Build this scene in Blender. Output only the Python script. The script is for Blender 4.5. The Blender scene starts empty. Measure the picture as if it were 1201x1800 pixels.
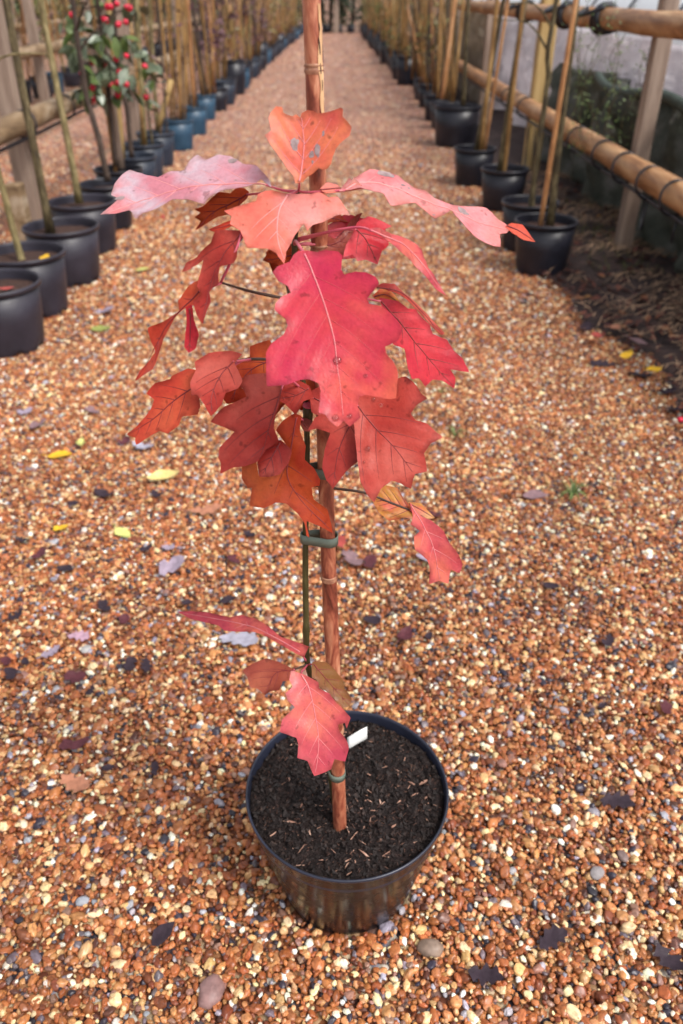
import bpy, math, random
import numpy as np
from mathutils import Vector, Matrix, noise
from mathutils.geometry import delaunay_2d_cdt

scene = bpy.context.scene
col = scene.collection
R = math.radians
rng = random.Random(11)
nrg = np.random.default_rng(5)

# ------------------------------------------------------------------ camera
FPX, CX, CY, CAMH = 1390.0, 600.5, 900.0, 1.4       # photograph 1201 x 1800
PITCH = math.atan(912.0 / FPX); YAW = 0.0042
cd = bpy.data.cameras.new('camera'); cam = bpy.data.objects.new('camera', cd); col.objects.link(cam)
cam.location = (0, 0, CAMH); cam.rotation_euler = (math.pi / 2 - PITCH, 0, -YAW)
cd.sensor_fit = 'VERTICAL'; cd.sensor_height = 36.0; cd.lens = 36.0 * FPX / 1800.0
cd.clip_start = 0.02; cd.clip_end = 600
cd.dof.use_dof = True; cd.dof.focus_distance = 0.98; cd.dof.aperture_fstop = 4.6
scene.camera = cam

# ------------------------------------------------------------------ light: bright overcast day
SUN_EL, SUN_AZ = R(54), R(128)
w = bpy.data.worlds.new('World'); scene.world = w; w.use_nodes = True
wn = w.node_tree.nodes; wl = w.node_tree.links
sky = wn.new('ShaderNodeTexSky'); sky.sky_type = 'NISHITA'; sky.sun_disc = False
sky.sun_elevation = SUN_EL; sky.sun_rotation = SUN_AZ; sky.air_density = 1.0; sky.dust_density = 4.0; sky.ozone_density = 1.0
hs = wn.new('ShaderNodeHueSaturation'); hs.inputs['Saturation'].default_value = 0.22
wl.new(sky.outputs[0], hs.inputs['Color'])
bg = wn['Background']; wl.new(hs.outputs[0], bg.inputs['Color']); bg.inputs['Strength'].default_value = 0.15
sd = bpy.data.lights.new('sun', 'SUN'); sd.energy = 1.35; sd.angle = R(14); sd.color = (1, .95, .88)
sun = bpy.data.objects.new('sun', sd); col.objects.link(sun)
sdir = Vector((math.sin(SUN_AZ) * math.cos(SUN_EL), math.cos(SUN_AZ) * math.cos(SUN_EL), math.sin(SUN_EL)))
sun.rotation_euler = sdir.to_track_quat('Z', 'Y').to_euler(); sun.location = (3, 4, 8)
scene.view_settings.view_transform = 'Standard'; scene.view_settings.look = 'None'
scene.view_settings.gamma = 1; scene.view_settings.use_curve_mapping = False
scene.view_settings.exposure = 0.72

# ------------------------------------------------------------------ measuring helper: where a sight line meets a real plane
fw = Vector((math.sin(YAW) * math.cos(PITCH), math.cos(YAW) * math.cos(PITCH), -math.sin(PITCH)))
rt = Vector((math.cos(YAW), -math.sin(YAW), 0)); up = rt.cross(fw); CAM = Vector((0, 0, CAMH))
def ray(px, py): return fw + rt * ((px - CX) / FPX) - up * ((py - CY) / FPX)
def atz(px, py, z=0.0):
    d = ray(px, py); return CAM + d * ((z - CAMH) / d.z)
def aty(px, py, y):
    d = ray(px, py); return CAM + d * (y / d.y)
def onplane(px, py, p, n):
    d = ray(px, py); return CAM + d * ((p - CAM).dot(n) / d.dot(n))

# ------------------------------------------------------------------ materials
def newmat(name):
    m = bpy.data.materials.new(name); m.use_nodes = True
    return m, m.node_tree.nodes, m.node_tree.links, m.node_tree.nodes['Principled BSDF']
def ramp(n, stops, interp='LINEAR'):
    r = n.new('ShaderNodeValToRGB'); e = r.color_ramp; e.interpolation = interp
    while len(e.elements) < len(stops): e.elements.new(0.5)
    for i, (p, c) in enumerate(stops): e.elements[i].position = p; e.elements[i].color = (*c, 1)
    return r
def surf(name, stops, rough=.6, scale=10, stretch=(1, 1, 1), bump=.0, bscale=60, detail=6, spec=.4, coords='Object', rot=(0, 0, 0), metallic=0, distort=.0, bdist=.01):
    m, n, l, b = newmat(name)
    tc = n.new('ShaderNodeTexCoord'); mp = n.new('ShaderNodeMapping'); mp.inputs['Scale'].default_value = stretch; mp.inputs['Rotation'].default_value = rot
    l.new(tc.outputs[coords], mp.inputs[0])
    oi = n.new('ShaderNodeObjectInfo'); ad = n.new('ShaderNodeVectorMath'); ad.operation = 'ADD'
    sc = n.new('ShaderNodeMath'); sc.operation = 'MULTIPLY'; sc.inputs[1].default_value = 37.0
    l.new(oi.outputs['Random'], sc.inputs[0]); l.new(mp.outputs[0], ad.inputs[0]); l.new(sc.outputs[0], ad.inputs[1])
    t = n.new('ShaderNodeTexNoise'); t.inputs['Scale'].default_value = scale; t.inputs['Detail'].default_value = detail; t.inputs['Distortion'].default_value = distort
    t.inputs['Roughness'].default_value = .62
    l.new(ad.outputs[0], t.inputs['Vector'])
    r = ramp(n, stops); l.new(t.outputs['Fac'], r.inputs[0]); l.new(r.outputs[0], b.inputs['Base Color'])
    b.inputs['Roughness'].default_value = rough; b.inputs['Specular IOR Level'].default_value = spec; b.inputs['Metallic'].default_value = metallic
    if bump:
        t2 = n.new('ShaderNodeTexNoise'); t2.inputs['Scale'].default_value = bscale; t2.inputs['Detail'].default_value = 5
        l.new(ad.outputs[0], t2.inputs['Vector'])
        bp = n.new('ShaderNodeBump'); bp.inputs['Strength'].default_value = bump; bp.inputs['Distance'].default_value = bdist
        l.new(t2.outputs['Fac'], bp.inputs['Height']); l.new(bp.outputs[0], b.inputs['Normal'])
    return m

M = {}
M['pot'] = surf('black_plastic', [(.3, (.009, .009, .014)), (.7, (.020, .020, .030))], .38, 6, bump=.12, bscale=30)
M['potgrey'] = surf('worn_black_plastic', [(.3, (.015, .013, .020)), (.72, (.038, .034, .048))], .42, 5, bump=.12, bscale=30)
M['potbg'] = surf('blue_black_plastic', [(.3, (.016, .022, .036)), (.75, (.036, .046, .070))], .42, 5, bump=.1, bscale=30)
M['potblue'] = surf('blue_plastic', [(.3, (.015, .045, .085)), (.75, (.035, .085, .14))], .42, 5, bump=.1, bscale=30)
M['potshine'] = surf('glossy_black_plastic', [(.3, (.005, .004, .005)), (.75, (.011, .009, .011))], .27, 5, spec=.3, bump=.10, bscale=14, bdist=.004)
M['rimblue'] = surf('pot_rim_plastic', [(.3, (.012, .014, .024)), (.75, (.03, .034, .06))], .32, 8, spec=.5)
M['soil'] = surf('compost', [(.3, (.004, .0028, .003)), (.6, (.020, .012, .011)), (.8, (.065, .036, .028))], .85, 90, bump=1.0, bscale=160, spec=.25)
M['soilred'] = surf('bark_mulch', [(.3, (.02, .010, .008)), (.6, (.06, .028, .02)), (.8, (.11, .05, .035))], .9, 60, bump=.9, bscale=90)
M['crumb'] = surf('compost_crumb', [(.3, (.005, .0035, .0035)), (.58, (.022, .013, .011)), (.75, (.075, .042, .03))], .6, 120, bump=.5, bscale=300, spec=.35)
M['fibre'] = surf('bark_fibre', [(.3, (.05, .022, .016)), (.55, (.14, .065, .045)), (.75, (.34, .2, .14))], .7, 60)
M['chip'] = surf('wood_chip', [(.3, (.16, .075, .05)), (.52, (.38, .21, .15)), (.75, (.6, .42, .33))], .7, 60, (1, 1, 1), bump=.3)
M['cane'] = surf('red_bamboo', [(.30, (.08, .018, .010)), (.42, (.22, .052, .030)), (.52, (.36, .115, .062)), (.62, (.48, .20, .115)), (.74, (.64, .37, .24))], .40, 60, (1, 1, .30), bump=.25, bscale=70, distort=.9)
M['canenode'] = surf('bamboo_node', [(.3, (.16, .05, .03)), (.7, (.52, .27, .16))], .5, 80)
M['peel'] = surf('peeled_bamboo', [(.35, (.30, .13, .06)), (.6, (.62, .38, .2)), (.8, (.72, .5, .3))], .6, 60, (1, 1, .2), bump=.4)
M['crack'] = surf('dark_crack', [(.3, (.006, .005, .005)), (.7, (.02, .015, .014))], .8, 60)
M['bamboo'] = surf('tan_bamboo', [(.3, (.13, .065, .02)), (.52, (.30, .165, .055)), (.75, (.52, .34, .15))], .45, 24, (1, 1, .2), bump=.2)
M['bambooorange'] = surf('orange_bamboo', [(.3, (.20, .08, .03)), (.52, (.42, .20, .08)), (.75, (.60, .37, .20))], .45, 24, (1, 1, .2), bump=.2)
M['timber'] = surf('round_timber', [(.30, (.13, .05, .018)), (.48, (.33, .155, .062)), (.70, (.54, .33, .17))], .5, 9, (1, .22, 1), bump=.35, bscale=18, distort=1.0)
M['timbergrey'] = surf('grey_timber', [(.30, (.08, .045, .024)), (.5, (.23, .15, .08)), (.70, (.42, .33, .24))], .65, 9, (1, .22, 1), bump=.35, bscale=18, distort=1.0)
M['post'] = surf('weathered_post', [(.28, (.15, .10, .075)), (.5, (.27, .195, .15)), (.75, (.40, .31, .25))], .75, 16, (1, 1, .12), bump=.3, bscale=40)
M['postnew'] = surf('new_post', [(.28, (.26, .16, .055)), (.5, (.42, .28, .11)), (.75, (.55, .40, .19))], .7, 16, (1, 1, .12), bump=.3, bscale=40)
M['barkolive'] = surf('olive_bark', [(.30, (.022, .015, .008)), (.5, (.075, .055, .024)), (.70, (.19, .15, .075))], .7, 42, (1, 1, .3), bump=.5, bscale=90)
M['barkdark'] = surf('dark_bark', [(.28, (.018, .012, .010)), (.5, (.05, .032, .024)), (.75, (.11, .075, .055))], .7, 30, (1, 1, .3), bump=.5, bscale=90)
M['barkpale'] = surf('pale_bark', [(.30, (.075, .055, .022)), (.5, (.19, .15, .065)), (.70, (.36, .29, .15))], .7, 38, (1, 1, .3), bump=.4, bscale=90)
M['stem'] = surf('oak_stem_bark', [(.28, (.020, .016, .006)), (.5, (.050, .042, .013)), (.75, (.10, .085, .030))], .5, 60, (1, 1, .3), bump=.3, bscale=150)
M['twig'] = surf('twig_bark', [(.3, (.03, .014, .010)), (.7, (.09, .045, .03))], .6, 120)
M['tie'] = surf('green_tie_tape', [(.3, (.09, .115, .092)), (.7, (.15, .18, .145))], .6, 60, bump=.1)
M['black'] = surf('black_rubber', [(.3, (.008, .008, .011)), (.7, (.022, .022, .03))], .4, 20)
M['tag'] = surf('white_label', [(.3, (.74, .74, .72)), (.7, (.82, .82, .8))], .4, 20)
M['green'] = surf('weed_leaf', [(.3, (.05, .085, .02)), (.7, (.14, .19, .055))], .5, 30)
M['greygreen'] = surf('grey_green_leaf', [(.3, (.05, .075, .04)), (.55, (.13, .16, .10)), (.75, (.22, .25, .18))], .3, 14, spec=.6)
M['darkgreen'] = surf('glossy_leaf', [(.3, (.03, .055, .02)), (.6, (.075, .11, .045)), (.8, (.13, .17, .08))], .28, 14, spec=.6)
M['purple'] = surf('purple_leaf', [(.3, (.06, .022, .035)), (.7, (.16, .075, .09))], .5, 8)
M['olive'] = surf('olive_leaf', [(.3, (.11, .095, .028)), (.7, (.24, .2, .07))], .5, 8)
M['conifer'] = surf('conifer_leaf', [(.3, (.008, .014, .007)), (.7, (.028, .045, .016))], .6, 6)
M['berry'] = surf('red_berry', [(.3, (.44, .006, .024)), (.7, (.68, .018, .06))], .25, 10, spec=.5)
M['sheet'] = surf('white_net', [(.3, (.62, .58, .61)), (.7, (.80, .77, .79))], .65, 5, bump=.3, bscale=9)
M['sheetbrown'] = surf('grimy_net', [(.3, (.24, .19, .13)), (.7, (.48, .42, .35))], .65, 4, bump=.3, bscale=9)
M['greennet'] = surf('green_net', [(.3, (.055, .068, .052)), (.52, (.125, .136, .110)), (.72, (.28, .275, .26))], .6, 4.5, bump=.3, bscale=10)
for k_ in ('sheet', 'sheetbrown', 'greennet'):          # net lets daylight through
    n_ = M[k_].node_tree.nodes; l_ = M[k_].node_tree.links; b_ = n_['Principled BSDF']; tr_ = n_.new('ShaderNodeBsdfTranslucent'); mx_ = n_.new('ShaderNodeMixShader'); mx_.inputs[0].default_value = .55
    l_.new(b_.inputs['Base Color'].links[0].from_socket, tr_.inputs['Color']); l_.new(b_.outputs[0], mx_.inputs[1]); l_.new(tr_.outputs[0], mx_.inputs[2]); l_.new(mx_.outputs[0], n_['Material Output'].inputs['Surface'])
M['film'] = surf('tunnel_film', [(.3, (.74, .75, .78)), (.7, (.82, .83, .84))], .35, 2)
M['earth'] = surf('dark_earth', [(.28, (.012, .007, .008)), (.5, (.034, .019, .018)), (.75, (.075, .042, .034))], .9, 9, bump=1, bscale=50, bdist=.02)
M['straw'] = surf('dead_grass', [(.3, (.15, .085, .05)), (.7, (.42, .27, .17))], .8, 5)
M['moss'] = surf('moss_tuft', [(.3, (.05, .05, .014)), (.7, (.13, .13, .035))], .8, 5)

# gravel: one material for the stones, each stone's own colour comes with the stone
def gravel_mat():
    m, n, l, b = newmat('gravel_stone')
    at = n.new('ShaderNodeAttribute'); at.attribute_type = 'INSTANCER'; at.attribute_name = 'stone_col'
    tc = n.new('ShaderNodeTexCoord'); t = n.new('ShaderNodeTexNoise'); t.inputs['Scale'].default_value = 1.7; t.inputs['Detail'].default_value = 5
    ad = n.new('ShaderNodeVectorMath'); ad.operation = 'ADD'; sc = n.new('ShaderNodeVectorMath'); sc.operation = 'SCALE'; sc.inputs['Scale'].default_value = 60
    l.new(at.outputs['Vector'], sc.inputs[0]); l.new(tc.outputs['Object'], ad.inputs[0]); l.new(sc.outputs[0], ad.inputs[1]); l.new(ad.outputs[0], t.inputs['Vector'])
    r = ramp(n, [(.3, (.62, .58, .56)), (.5, (1, 1, 1)), (.72, (1.3, 1.28, 1.25))]); l.new(t.outputs['Fac'], r.inputs[0])
    mx = n.new('ShaderNodeMix'); mx.data_type = 'RGBA'; mx.blend_type = 'MULTIPLY'; mx.inputs['Factor'].default_value = 1
    l.new(at.outputs['Color'], mx.inputs['A']); l.new(r.outputs[0], mx.inputs['B'])
    l.new(mx.outputs['Result'], b.inputs['Base Color']); b.inputs['Roughness'].default_value = .33; b.inputs['Specular IOR Level'].default_value = .38
    return m
PAL = [((.28, .084, .029), 22), ((.37, .130, .046), 26), ((.17, .048, .021), 11), ((.46, .205, .080), 14), ((.54, .31, .14), 10),
       ((.68, .50, .28), 8.5), ((.80, .73, .58), 4.4), ((.25, .130, .095), 6), ((.13, .10, .115), 3.5), ((.032, .026, .038), 5), ((.30, .28, .32), 2.6), ((.080, .028, .018), 5)]
def ground_mat():
    m, n, l, b = newmat('gravel_bed')
    tc = n.new('ShaderNodeTexCoord'); v = n.new('ShaderNodeTexVoronoi'); v.inputs['Scale'].default_value = 62; v.inputs['Randomness'].default_value = 1
    l.new(tc.outputs['Object'], v.inputs['Vector'])
    sep = n.new('ShaderNodeSeparateColor'); l.new(v.outputs['Color'], sep.inputs[0])
    tot = sum(p for _, p in PAL); acc = 0; st = []
    for c, p in PAL: st.append((acc / tot, c)); acc += p
    r = ramp(n, st, 'CONSTANT'); l.new(sep.outputs[0], r.inputs[0])
    t = n.new('ShaderNodeTexNoise'); t.inputs['Scale'].default_value = 1.3; t.inputs['Detail'].default_value = 6; l.new(tc.outputs['Object'], t.inputs['Vector'])
    r2 = ramp(n, [(.3, (.50, .50, .54)), (.7, (.80, .80, .86))]); l.new(t.outputs['Fac'], r2.inputs[0])
    mx = n.new('ShaderNodeMix'); mx.data_type = 'RGBA'; mx.blend_type = 'MULTIPLY'; mx.inputs['Factor'].default_value = 1
    l.new(r.outputs[0], mx.inputs['A']); l.new(r2.outputs[0], mx.inputs['B']); l.new(mx.outputs['Result'], b.inputs['Base Color'])
    bp = n.new('ShaderNodeBump'); bp.inputs['Strength'].default_value = .8; bp.inputs['Distance'].default_value = .01; bp.invert = True
    l.new(v.outputs['Distance'], bp.inputs['Height']); l.new(bp.outputs[0], b.inputs['Normal'])
    b.inputs['Roughness'].default_value = .6
    return m
M['stone'] = gravel_mat(); M['ground'] = ground_mat()

def leafmat(name, c1, c2, c3, rough=.36, coat=.0, trans=.28, scale=16, spots=.5, spec=.22):
    m, n, l, b = newmat(name)
    tc = n.new('ShaderNodeTexCoord')
    t = n.new('ShaderNodeTexNoise'); t.inputs['Scale'].default_value = scale; t.inputs['Detail'].default_value = 4; l.new(tc.outputs['Object'], t.inputs['Vector'])
    r = ramp(n, [(.34, c1), (.5, c2), (.66, c3)]); l.new(t.outputs['Fac'], r.inputs[0])
    t2 = n.new('ShaderNodeTexNoise'); t2.inputs['Scale'].default_value = 230; t2.inputs['Detail'].default_value = 3; l.new(tc.outputs['Object'], t2.inputs['Vector'])
    t3 = n.new('ShaderNodeTexNoise'); t3.inputs['Scale'].default_value = 85; t3.inputs['Detail'].default_value = 2; l.new(tc.outputs['Object'], t3.inputs['Vector'])
    r3 = ramp(n, [(.2, (.86, .84, .86)), (.5, (1, 1, 1)), (.75, (1.06, 1.06, 1.05))]); l.new(t2.outputs['Fac'], r3.inputs[0])
    mx = n.new('ShaderNodeMix'); mx.data_type = 'RGBA'; mx.blend_type = 'MULTIPLY'; mx.inputs['Factor'].default_value = 1
    l.new(r.outputs[0], mx.inputs['A']); l.new(r3.outputs[0], mx.inputs['B'])
    r4 = ramp(n, [(.655, (1, 1, 1)), (.72, (.25, .15, .14))]); l.new(t3.outputs['Fac'], r4.inputs[0])   # little dark spots
    mx2 = n.new('ShaderNodeMix'); mx2.data_type = 'RGBA'; mx2.blend_type = 'MULTIPLY'; mx2.inputs['Factor'].default_value = spots
    l.new(mx.outputs['Result'], mx2.inputs['A']); l.new(r4.outputs[0], mx2.inputs['B'])
    ra = n.new('ShaderNodeAttribute'); ra.attribute_name = 'margin'; mr = n.new('ShaderNodeMapRange'); mr.inputs['From Min'].default_value = 0; mr.inputs['From Max'].default_value = .0065; mr.inputs['To Min'].default_value = 1; mr.inputs['To Max'].default_value = 0
    l.new(ra.outputs['Fac'], mr.inputs['Value']); t6 = n.new('ShaderNodeTexNoise'); t6.inputs['Scale'].default_value = 44; t6.inputs['Detail'].default_value = 5; l.new(tc.outputs['Object'], t6.inputs['Vector'])
    r6 = ramp(n, [(.46, (0, 0, 0)), (.62, (1, 1, 1))]); l.new(t6.outputs['Fac'], r6.inputs[0]); mu = n.new('ShaderNodeMath'); mu.operation = 'MULTIPLY'; l.new(mr.outputs[0], mu.inputs[0]); l.new(r6.outputs[0], mu.inputs[1])
    mu2 = n.new('ShaderNodeMath'); mu2.operation = 'MULTIPLY'; mu2.inputs[1].default_value = .8; l.new(mu.outputs[0], mu2.inputs[0])
    mx3 = n.new('ShaderNodeMix'); mx3.data_type = 'RGBA'; l.new(mu2.outputs[0], mx3.inputs['Factor']); l.new(mx2.outputs['Result'], mx3.inputs['A']); mx3.inputs['B'].default_value = (c1[0] * .5, c1[1] * .55, c1[2] * .35, 1); mx2 = mx3
    l.new(mx2.outputs['Result'], b.inputs['Base Color'])
    b.inputs['Roughness'].default_value = rough; b.inputs['Specular IOR Level'].default_value = spec
    b.inputs['Coat Weight'].default_value = coat; b.inputs['Coat Roughness'].default_value = .16
    bp = n.new('ShaderNodeBump'); bp.inputs['Strength'].default_value = .22; bp.inputs['Distance'].default_value = .0015
    t5 = n.new('ShaderNodeTexVoronoi'); t5.feature = 'DISTANCE_TO_EDGE'; t5.inputs['Scale'].default_value = 210; l.new(tc.outputs['Object'], t5.inputs['Vector'])
    l.new(t5.outputs['Distance'], bp.inputs['Height']); l.new(bp.outputs[0], b.inputs['Normal'])
    tr = n.new('ShaderNodeBsdfTranslucent'); l.new(mx2.outputs['Result'], tr.inputs['Color'])
    ms = n.new('ShaderNodeMixShader'); ms.inputs[0].default_value = trans
    l.new(b.outputs[0], ms.inputs[1]); l.new(tr.outputs[0], ms.inputs[2]); l.new(ms.outputs[0], n['Material Output'].inputs['Surface'])
    return m
LM = {
 'salmon': leafmat('salmon_leaf', (.74, .15, .12), (.82, .27, .14), (.80, .22, .21), .38, .05, .5),
 'gloss': leafmat('wet_pink_leaf', (.74, .13, .10), (.79, .20, .14), (.76, .27, .24), .22, .8, .35),
 'palepink': leafmat('pale_pink_leaf', (.72, .17, .18), (.78, .31, .32), (.76, .26, .24), .24, .9, .35),
 'skysheen': leafmat('painted_sheen_leaf', (.62, .22, .27), (.60, .44, .50), (.70, .20, .21), .22, 1.0, .25),  # pale grey sky reflection painted into the leaf's base colour
 'magenta': leafmat('magenta_red_leaf', (.50, .020, .080), (.57, .045, .066), (.72, .15, .085), .36, .12, .3, scale=9),
 'crimson': leafmat('crimson_leaf', (.50, .018, .042), (.60, .034, .050), (.66, .058, .078), .4, .1, .35),
 'brick': leafmat('brick_red_leaf', (.40, .034, .028), (.50, .062, .046), (.56, .11, .082), .40, .08, .34),
 'rust': leafmat('rust_leaf', (.42, .038, .014), (.54, .082, .022), (.62, .14, .036), .45, .05, .4),
 'redorange': leafmat('red_orange_leaf', (.54, .044, .030), (.62, .075, .040), (.68, .13, .058), .4, .1, .35),
 'brown': leafmat('brown_red_leaf', (.24, .038, .026), (.32, .060, .036), (.40, .10, .055), .42, .1),
 'yellow': leafmat('yellow_red_leaf', (.70, .09, .06), (.58, .28, .05), (.66, .13, .07), .45, .1, .4, scale=30),
 'olivebrown': leafmat('olive_brown_leaf', (.26, .065, .025), (.24, .105, .03), (.29, .075, .03), .42, .1),
 'rosy': leafmat('rosy_leaf', (.50, .055, .090), (.58, .090, .100), (.70, .17, .11), .34, .2, .32),
}
M['vein'] = surf('pink_vein', [(.3, (.55, .14, .16)), (.7, (.66, .24, .24))], .4, 40)
M['veinpale'] = surf('pale_vein', [(.3, (.68, .22, .22)), (.7, (.76, .32, .30))], .4, 40)
M['blotch'] = surf('grey_blotch', [(.3, (.16, .10, .10)), (.6, (.30, .22, .22)), (.75, (.40, .24, .20))], .6, 120)
M['veindark'] = surf('dark_vein', [(.3, (.15, .014, .016)), (.7, (.25, .03, .028))], .5, 40)
M['veinfaint'] = surf('faint_vein', [(.3, (.42, .04, .055)), (.7, (.50, .06, .07))], .45, 40)
M['petiole'] = surf('pink_petiole', [(.3, (.52, .06, .13)), (.7, (.66, .16, .19))], .35, 40)
def watermat():
    m, n, l, b = newmat('water'); b.inputs['Transmission Weight'].default_value = 1; b.inputs['IOR'].default_value = 1.33; b.inputs['Roughness'].default_value = .02
    return m
M['water'] = watermat()

# ------------------------------------------------------------------ mesh helpers
class MB:
    def __init__(s): s.v = []; s.f = []
    def add(s, v, f):
        o = len(s.v); s.v += [tuple(p) for p in v]; s.f += [tuple(i + o for i in q) for q in f]
    def box(s, c, h, rz=0, tilt=None):
        m = Matrix.Rotation(rz, 3, 'Z')
        if tilt is not None: m = m @ tilt
        c = Vector(c)
        vs = [c + m @ Vector((x * h[0], y * h[1], z * h[2])) for z in (-1, 1) for y in (-1, 1) for x in (-1, 1)]
        s.add(vs, [(0, 2, 3, 1), (4, 5, 7, 6), (0, 1, 5, 4), (2, 6, 7, 3), (0, 4, 6, 2), (1, 3, 7, 5)])
    def tube(s, pts, rad, n=8, caps=True):
        pts = [Vector(p) for p in pts]
        if not hasattr(rad, '__len__'): rad = [rad] * len(pts)
        vs = []; u = None
        for i, p in enumerate(pts):
            t = (pts[min(i + 1, len(pts) - 1)] - pts[max(i - 1, 0)])
            t = t.normalized() if t.length > 1e-9 else Vector((0, 0, 1))
            if u is None: u = t.orthogonal().normalized()
            u = (u - t * u.dot(t)); u = u.normalized() if u.length > 1e-6 else t.orthogonal().normalized()
            b = t.cross(u)
            for k in range(n):
                a = 2 * math.pi * k / n; vs.append(p + (u * math.cos(a) + b * math.sin(a)) * rad[i])
        fs = [(i * n + k, i * n + (k + 1) % n, (i + 1) * n + (k + 1) % n, (i + 1) * n + k) for i in range(len(pts) - 1) for k in range(n)]
        if caps: fs += [tuple(range(n - 1, -1, -1)), tuple((len(pts) - 1) * n + k for k in range(n))]
        s.add(vs, fs)
    def lathe(s, prof, n=40, c=(0, 0, 0)):
        vs = []; m = len(prof)
        for r, z in prof:
            for k in range(n):
                a = 2 * math.pi * k / n; vs.append((c[0] + r * math.cos(a), c[1] + r * math.sin(a), c[2] + z))
        s.add(vs, [(i * n + k, i * n + (k + 1) % n, (i + 1) * n + (k + 1) % n, (i + 1) * n + k) for i in range(m - 1) for k in range(n)])
    def mesh(s, name, mat, smooth=True):
        me = bpy.data.meshes.new(name); me.from_pydata(s.v, [], s.f); me.materials.append(mat)
        if smooth: me.polygons.foreach_set('use_smooth', [True] * len(me.polygons))
        me.update(); return me
def link(name, me, parent=None, loc=None):
    o = bpy.data.objects.new(name, me); col.objects.link(o)
    if parent is not None: o.parent = parent
    if loc is not None: o.location = loc
    return o
def build(mb, name, mat, parent=None, smooth=True, loc=None): return link(name, mb.mesh(name, mat, smooth), parent, loc)
def empty(name, loc=(0, 0, 0), rz=0):
    o = bpy.data.objects.new(name, None); col.objects.link(o); o.location = loc; o.rotation_euler.z = rz; o.empty_display_size = .05; return o
def tag(o, label=None, cat=None, group=None, kind=None):
    if label: o['label'] = label
    if cat: o['category'] = cat
    if group: o['group'] = group
    if kind: o['kind'] = kind
    return o
def copy_tree(o, parent=None):
    c = o.copy(); col.objects.link(c); c.parent = parent
    for ch in list(o.children): copy_tree(ch, c)
    return c
def smoothpath(pts, k=5):
    pts = [Vector(p) for p in pts]
    if len(pts) < 3: return [pts[0].lerp(pts[-1], i / k) for i in range(k + 1)]
    out = []
    for i in range(len(pts) - 1):
        p0, p1, p2, p3 = pts[max(i - 1, 0)], pts[i], pts[i + 1], pts[min(i + 2, len(pts) - 1)]
        for j in range(k):
            t = j / k
            out.append(.5 * ((2 * p1) + (p2 - p0) * t + (2 * p0 - 5 * p1 + 4 * p2 - p3) * t * t + (3 * p1 - p0 - 3 * p2 + p3) * t ** 3))
    out.append(pts[-1]); return out

# ================================================================== THE SETTING
mb = MB(); mb.add([(-150, -20, -.006), (150, -20, -.006), (150, 300, -.006), (-150, 300, -.006)], [(0, 1, 2, 3)])
tag(build(mb, 'ground', M['ground']), kind='structure')
# bank of dark earth under the screen
def bank_edge(y):
    return 1.30 + .09 * math.sin(y * 2.3 + .5) + .05 * math.sin(y * 6.1) + (.08 if y > 4.8 else 0) + max(0, 3.2 - y) * .12
mb = MB(); ny, nx = 150, 26; vs = []
for j in range(ny + 1):
    y = 1.6 + (30 - 1.6) * (j / ny) ** 1.7; e = bank_edge(y)
    for i in range(nx + 1):
        x = e + (3.6 - e) * (i / nx) ** 1.4
        h = .03 * (1 - math.exp(-(x - e) * 6)) + .035 * noise.noise((x * 4, y * 4, 0)) * min(1, (x - e) * 5) + .012 * noise.noise((x * 17, y * 17, 3))
        vs.append((x, y, h + .004 if i else -.004))
mb.add(vs, [(j * (nx + 1) + i, j * (nx + 1) + i + 1, (j + 1) * (nx + 1) + i + 1, (j + 1) * (nx + 1) + i) for j in range(ny) for i in range(nx)])
tag(build(mb, 'earth_bank', M['earth']), kind='structure')

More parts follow.
